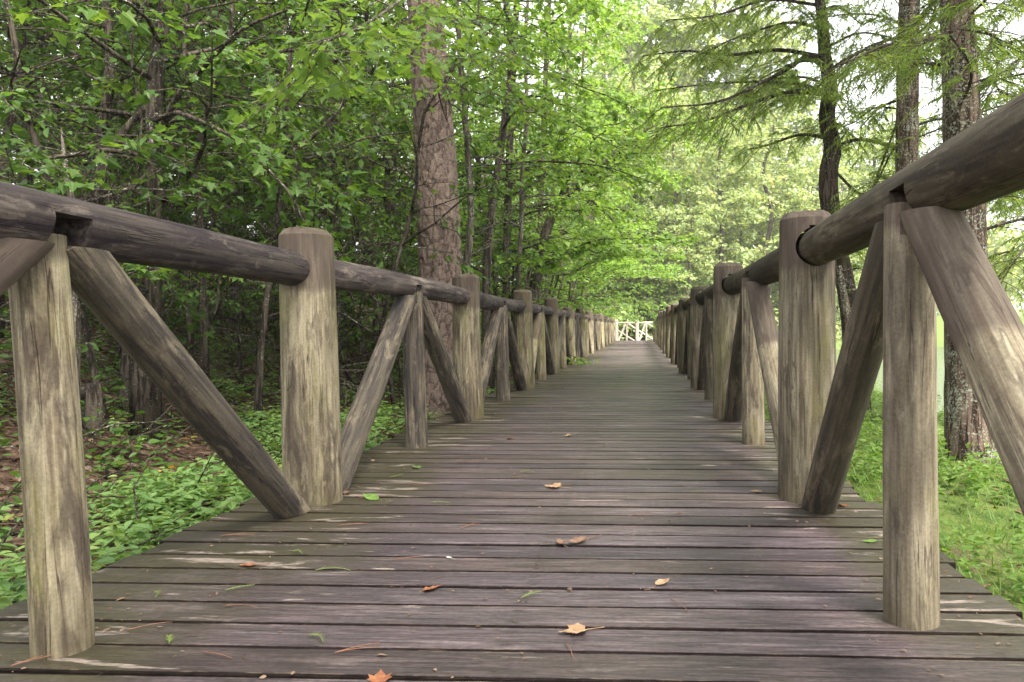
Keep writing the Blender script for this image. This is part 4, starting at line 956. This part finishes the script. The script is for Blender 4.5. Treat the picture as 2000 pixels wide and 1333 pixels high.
# fallen sticks, stump
def stick(pts, d, r, label, m, seed):
    rng = np.random.default_rng(seed); P = pxs(pts, d)
    P = [Vector((p.x, p.y, float(gh(p.x, p.y))+r*.7+(p_[3] if len(p_) > 3 else 0))) for p, p_ in zip(P, pts)]
    base = P[0].copy(); mb = MB(); mb.tube([p-base for p in spline(P, 12).tolist() for p in [Vector(p)]], np.linspace(r, r*.55, 12), 7, rough=.08, rng=rng)
    o = link('fallen_branch', mb.mesh('fallen_branch'), m); o.location = base; props(o, label, 'branch', 'dead branches on the forest floor')
stick([(690, 870, 6.0), (740, 862, 6.2), (800, 845, 6.6)], 6, .02, 'pale dead branch lying on litter behind the second left bay', BARKG, 1)
stick([(160, 1075, 3.1), (205, 1066, 3.2), (250, 1070, 3.25)], 3, .022, 'short rotten branch by the deck edge near the closest left post', BARKG, 2)
stick([(480, 770, 7.), (540, 765, 7.2), (640, 790, 7.4)], 7, .025, 'grey dead branch lying behind the first tall left post', BARKG, 3)
stick([(330, 800, 7.5), (420, 760, 8), (520, 730, 8.6)], 7, .05, 'thick dark fallen branch on the slope behind the long diagonal brace', BARK, 4)
stick([(700, 700, 10.), (640, 690, 10.5), (560, 700, 11)], 10, .04, 'dark fallen branch higher on the slope left of the pine', BARK, 5)
def stump():
    p = at(182, 850, 5.4); z = float(gh(p.x, p.y)); e = empty('log_stump', (p.x, p.y, z-.03)); rng = np.random.default_rng(5)
    a = MB(); a.tube(spline([(0, 0, -.05), (.01, 0, .2), (0, .01, .42)], 10), np.linspace(.065, .055, 10), 16, rough=.04, rng=rng); link('trunk', a.mesh('trunk'), BARK, e)
    b = MB(); b.tube(spline([(-.02, 0, .33), (-.1, .02, .36), (-.17, .03, .3)], 8), np.linspace(.05, .045, 8), 14, rough=.05, rng=rng); link('side_stub', b.mesh('side_stub'), BARK, e)
    props(e, 'short grey sawn stump with a broken side stub on the forest floor', 'stump')
stump()

# ================================================================== THINGS LYING ON THE DECK
def flat_mat(name, c, c2):
    m, t = mat(name); tc = N(t, 'ShaderNodeTexCoord'); n = noise(t, tc.outputs['Object'], 60, 4, .6)
    finish(t, mixc(t, mapr(t, n, .35, .65), c, c2), .65, n, .3, .002, .3); return m
TAN = flat_mat('dry_leaf_tan', (.42, .28, .18), (.3, .18, .1)); ORA = flat_mat('dry_leaf_orange', (.34, .14, .065), (.24, .09, .045)); BRN = flat_mat('dry_leaf_brown', (.13, .07, .05), (.22, .13, .09))
GRN = flat_mat('green_leaf', (.16, .26, .05), (.1, .18, .04)); NEED = flat_mat('pine_needle', (.28, .14, .08), (.2, .09, .055)); GNE = flat_mat('green_needle', (.22, .3, .09), (.14, .22, .06)); WHT = flat_mat('pale_chip', (.7, .68, .62), (.55, .52, .45))
def on_deck(px, py):
    r = CF+(px-PCX)/FPX*CR+(666.5-py)/FPX*CU; k = CAM_H/-r.z; return Vector((r.x*k, r.y*k, .003))
def dead_leaf(px, py, size, az, m, label, curl=.35, seed=0, tpl=None):
    rng = np.random.default_rng(seed); P = []
    V0, F0 = tpl or MAPLE; bm = bmesh.new(); vs_ = [bm.verts.new((v[0]*size, (v[1]-.45)*size, 0)) for v in V0]
    for f in F0: bm.faces.new([vs_[i] for i in f])
    bmesh.ops.triangulate(bm, faces=bm.faces); bmesh.ops.subdivide_edges(bm, edges=bm.edges, cuts=2, use_grid_fill=True)
    for v in bm.verts:
        x, y = v.co.x/size, v.co.y/size
        v.co.z = size*(curl*(1.5*x*x+.55*y*y)+.05*mnoise.noise(Vector((x*4+seed, y*4, 0)))+.05)
        v.co.x *= 1-curl*.35*abs(x)
    for f in bm.faces: f.smooth = True
    me = bpy.data.meshes.new('fallen_leaf'); bm.to_mesh(me); bm.free()
    e = link('fallen_leaf', me, m); e.location = on_deck(px, py); e.rotation_euler = (rng.normal(0, .08), rng.normal(0, .08), az)
    mb = MB(); mb.tube(spline([(0, -.42*size, .06*size), (.1*size, -.8*size, .03*size), (.02*size, -1.2*size, .08*size)], 7), np.linspace(.0016, .001, 7)*(size/.08), 5)
    link('leaf_stalk', mb.mesh('leaf_stalk'), m, e); props(e, label, 'leaf', 'dead leaves lying on the deck'); return e
dead_leaf(1118, 1238, .075, 1.9, TAN, 'large pale tan lobed leaf lying nearest on the boards', .3, 1)
dead_leaf(1078, 953, .09, 1.2, TAN, 'pale tan leaf further along the middle of the deck', .3, 2)
dead_leaf(846, 1152, .06, -1.2, ORA, 'flat orange brown leaf left of the middle of the deck', .15, 3)
dead_leaf(1096, 1065, .075, .4, BRN, 'dark brown curled leaf, left one of the touching pair', .8, 4, OVATE)
dead_leaf(1130, 1062, .09, 2.2, BRN, 'dark brown curled leaf, right one of the touching pair', 1., 5, OVATE)
dead_leaf(1292, 1143, .06, -.9, TAN, 'small curled tan leaf alone right of the middle', .9, 6, OVATE)
dead_leaf(742, 1328, .06, .3, ORA, 'orange tan leaf cut by the bottom edge of the photo', .3, 7)
dead_leaf(995, 858, .06, .8, ORA, 'little orange leaf farthest along the deck', .4, 8)
dead_leaf(1108, 853, .07, 2.2, TAN, 'thin tan leaf in the far middle of the deck', .3, 9)
dead_leaf(676, 966, .07, .5, BRN, 'dark brown leaf at the foot of the first tall left post', .7, 10, OVATE)
dead_leaf(1642, 990, .05, .5, ORA, 'reddish leaf behind the dark brace foot on the right', .5, 11)
dead_leaf(486, 1107, .06, 1.7, ORA, 'narrow orange leaf left of the deck near the long brace', .3, 12, OVATE)
dead_leaf(726, 975, .1, 1.1, GRN, 'green leaf right of the first tall left post', .35, 13, OVATE)
dead_leaf(1478, 962, .06, 1.6, TAN, 'small pale leaf left of the tall right post', .3, 14, OVATE)
dead_leaf(1700, 1060, .06, 1.4, GRN, 'small green leaf beside the pale worn board at right', .3, 15, OVATE)
dead_leaf(877, 1092, .03, .9, WHT, 'small white chip on the boards left of the brown pair', .4, 16, OVATE)
dead_leaf(812, 915, .06, .9, GRN, 'bright green leaf scrap on the far left of the deck', .4, 17)
def needle(px, py, ln, az, m, label, fork, seed):
    rng = np.random.default_rng(seed); mb = MB()
    for k in range(2 if fork else 1):
        a = az+(k*.16 if fork else 0)+rng.normal(0, .03); b = rng.normal(0, .06)
        P = [Vector((math.cos(a+b*u)*ln*u, math.sin(a+b*u)*ln*u, .003+.004*math.sin(u*3))) for u in np.linspace(0, 1, 8)]
        mb.tube(P, np.linspace(.0016, .0007, 8), 4)
    o = link('pine_needle', mb.mesh('pine_needle'), m); o.location = on_deck(px, py); props(o, label, 'needle', 'needles strewn on the deck')
def sprig(px, py, ln, az, label, seed):
    rng = np.random.default_rng(seed); L = Leaves(); mb = MB()
    u = np.linspace(0, 1, 9); c = rng.normal(0, .4); P = np.stack([np.cos(az+c*u)*ln*u, np.sin(az+c*u)*ln*u, .004+.006*np.sin(u*3)], 1); mb.tube(P, np.linspace(.0013, .0008, 9), 4)
    n = 34; uu = np.linspace(.12, 1, n); Q = np.stack([np.interp(uu, u, P[:, i]) for i in range(3)], 1); sg = np.where(np.arange(n) % 2, 1, -1)
    ax = np.stack([np.cos(az+c*uu+sg*.9), np.sin(az+c*uu+sg*.9), rng.uniform(0, .35, n)], 1); L.add(Q, ax, (0, 0, 1.), .016*(1.1-.6*uu), rng.uniform(.4, 1, n))
    o = link('cypress_sprig', mb.mesh('cypress_sprig'), GNE); o.location = on_deck(px, py); o['label'] = label
    f = link('leaflets', L.mesh('leaflets', (np.array([(-.08, 0, 0), (.08, 0, 0), (.03, 1, 0)]), [[0, 1, 2]])), CYPL, o); props(o, label, 'sprig', 'green cypress sprigs on the deck')
for i, (px, py, ln, az, f, lb) in enumerate([(653, 1280, .11, .35, 1, 'forked red pine needles near the bottom left of the deck'), (1310, 1175, .1, -1., 0, 'single tan needle curving right of the small curled leaf'), (430, 1050, .13, .1, 1, 'tan needle pair beside the foot of the long brace'),
        (395, 1278, .1, -.35, 0, 'short tan needle right of the closest left post'), (250, 1235, .1, .6, 0, 'reddish needle right of the foot of the closest left post'), (20, 1306, .12, .7, 1, 'tan needle in the bottom left corner'), (660, 1030, .11, .2, 1, 'forked tan needle between brace foot and middle of the deck'),
        (900, 1035, .09, .9, 1, 'small forked needle above the white chip'), (770, 1097, .1, .3, 0, 'reddish curved needle left of the white chip'), (700, 975, .16, .2, 0, 'long tan needle by the green leaf'), (440, 1187, .1, 0, 0, 'pale needle lying level on the left boards'), (1105, 1260, .09, -1.2, 0, 'thin curled needle under the large tan leaf'),
        (800, 950, .14, 0, 0, 'far tan needle in line with the second left post'), (1000, 935, .12, .4, 0, 'faint tan needle in the centre distance'), (1230, 1010, .1, .2, 0, 'tan needle right of the centre leaf'), (1395, 940, .12, .1, 0, 'tan needle left of the tall right post'), (890, 905, .14, .2, 0, 'distant tan needle right of the green scrap')]):
    needle(px, py, ln, az, NEED, lb, f, 900+i)
for i, (px, py, ln, az, lb) in enumerate([(615, 1118, .12, .3, 'long green sprig lying left of the orange leaf'), (1018, 1172, .07, .6, 'green sprig in the middle of the near boards'), (303, 1160, .06, -.5, 'green sprig right of the closest left post'), (330, 1262, .05, 2., 'small upright green sprig at bottom left'), (600, 1247, .07, .1, 'pale green sprig on the lower left boards'),
        (570, 1080, .06, -.2, 'small green sprig near the foot of the long brace'), (1350, 965, .07, .3, 'green sprig left of the tall right post'), (840, 985, .09, 0., 'thin green sprig left of the far tan leaf'), (760, 935, .1, .1, 'green sprig in front of the second short post'), (440, 1157, .08, .1, 'faint green sprig on boards below the long brace'), (1015, 925, .08, .4, 'distant green sprig in the middle of the deck')]):
    sprig(px, py, ln, az, lb, 950+i)


def debris():
    rg = np.random.default_rng(66); L = Leaves(); n = 1800
    x = np.where(rg.uniform(size=n) < .45, np.where(rg.uniform(size=n) < .5, rg.normal(-1.5, .14, n), rg.normal(.85, .12, n)), rg.uniform(-1.75, 1.05, n)); x = np.clip(x, -1.8, 1.06)
    y = .8+rg.uniform(0, 1, n)**1.4*14; az = rg.uniform(0, 6.28, n)
    L.add(np.stack([x, y, np.full(n, .005)], 1), np.stack([np.cos(az), np.sin(az), rg.uniform(-.05, .3, n)], 1), np.array([0, 0, 1.])[None]+rg.normal(0, .3, (n, 3)), rg.uniform(.005, .017, n)*np.where(rg.uniform(size=n) < .08, 2, 1), rg.uniform(.3, 1, n))
    props(link('leaf_crumbs', L.mesh('leaf_crumbs', OVATE), DRY), 'tiny dry leaf crumbs scattered over the boards', 'debris', None, 'stuff')
debris()

# ================================================================== AIR WITH ADDED HAZE
def straw():
    rg = np.random.default_rng(67); L = Leaves(); n = 420; az = rg.normal(0, .8, n)
    y = .9+rg.uniform(0, 1, n)**1.3*13; x = rg.uniform(-1.78, 1.05, n)
    L.add(np.stack([x, y, np.full(n, .004)], 1), np.stack([np.cos(az), np.sin(az), rg.uniform(0, .05, n)], 1), (0, 0, 1.), rg.uniform(.03, .09, n), rg.beta(3, 1.4, n))
    props(link('needle_litter', L.mesh('needle_litter', (np.array([(-.011, 0, .03), (.011, 0, .03), (.012, .5, .06), (-.004, .5, .06), (.004, 1, .03)]), [[0, 1, 2, 3], [3, 2, 4]])), DRY), 'thin loose pine needles and grass bits strewn along the boards', 'needle litter', None, 'stuff')
straw()
def haze():
    V, F = boxv(-150, 160, -60, 180, -3, 26); me = mesh_np('haze', V, [i for f in F for i in f], [4]*6)
    m, t = mat('added_haze'); pv = N(t, 'ShaderNodeVolumePrincipled', ins={'Color': (.95, .97, .93, 1), 'Density': .0009, 'Anisotropy': .2}); N(t, 'ShaderNodeOutputMaterial', ins={1: pv.outputs[0]})  # haze added to pale the distance like overexposure and flare
    props(link('haze', me, m), kind='stuff')
haze()
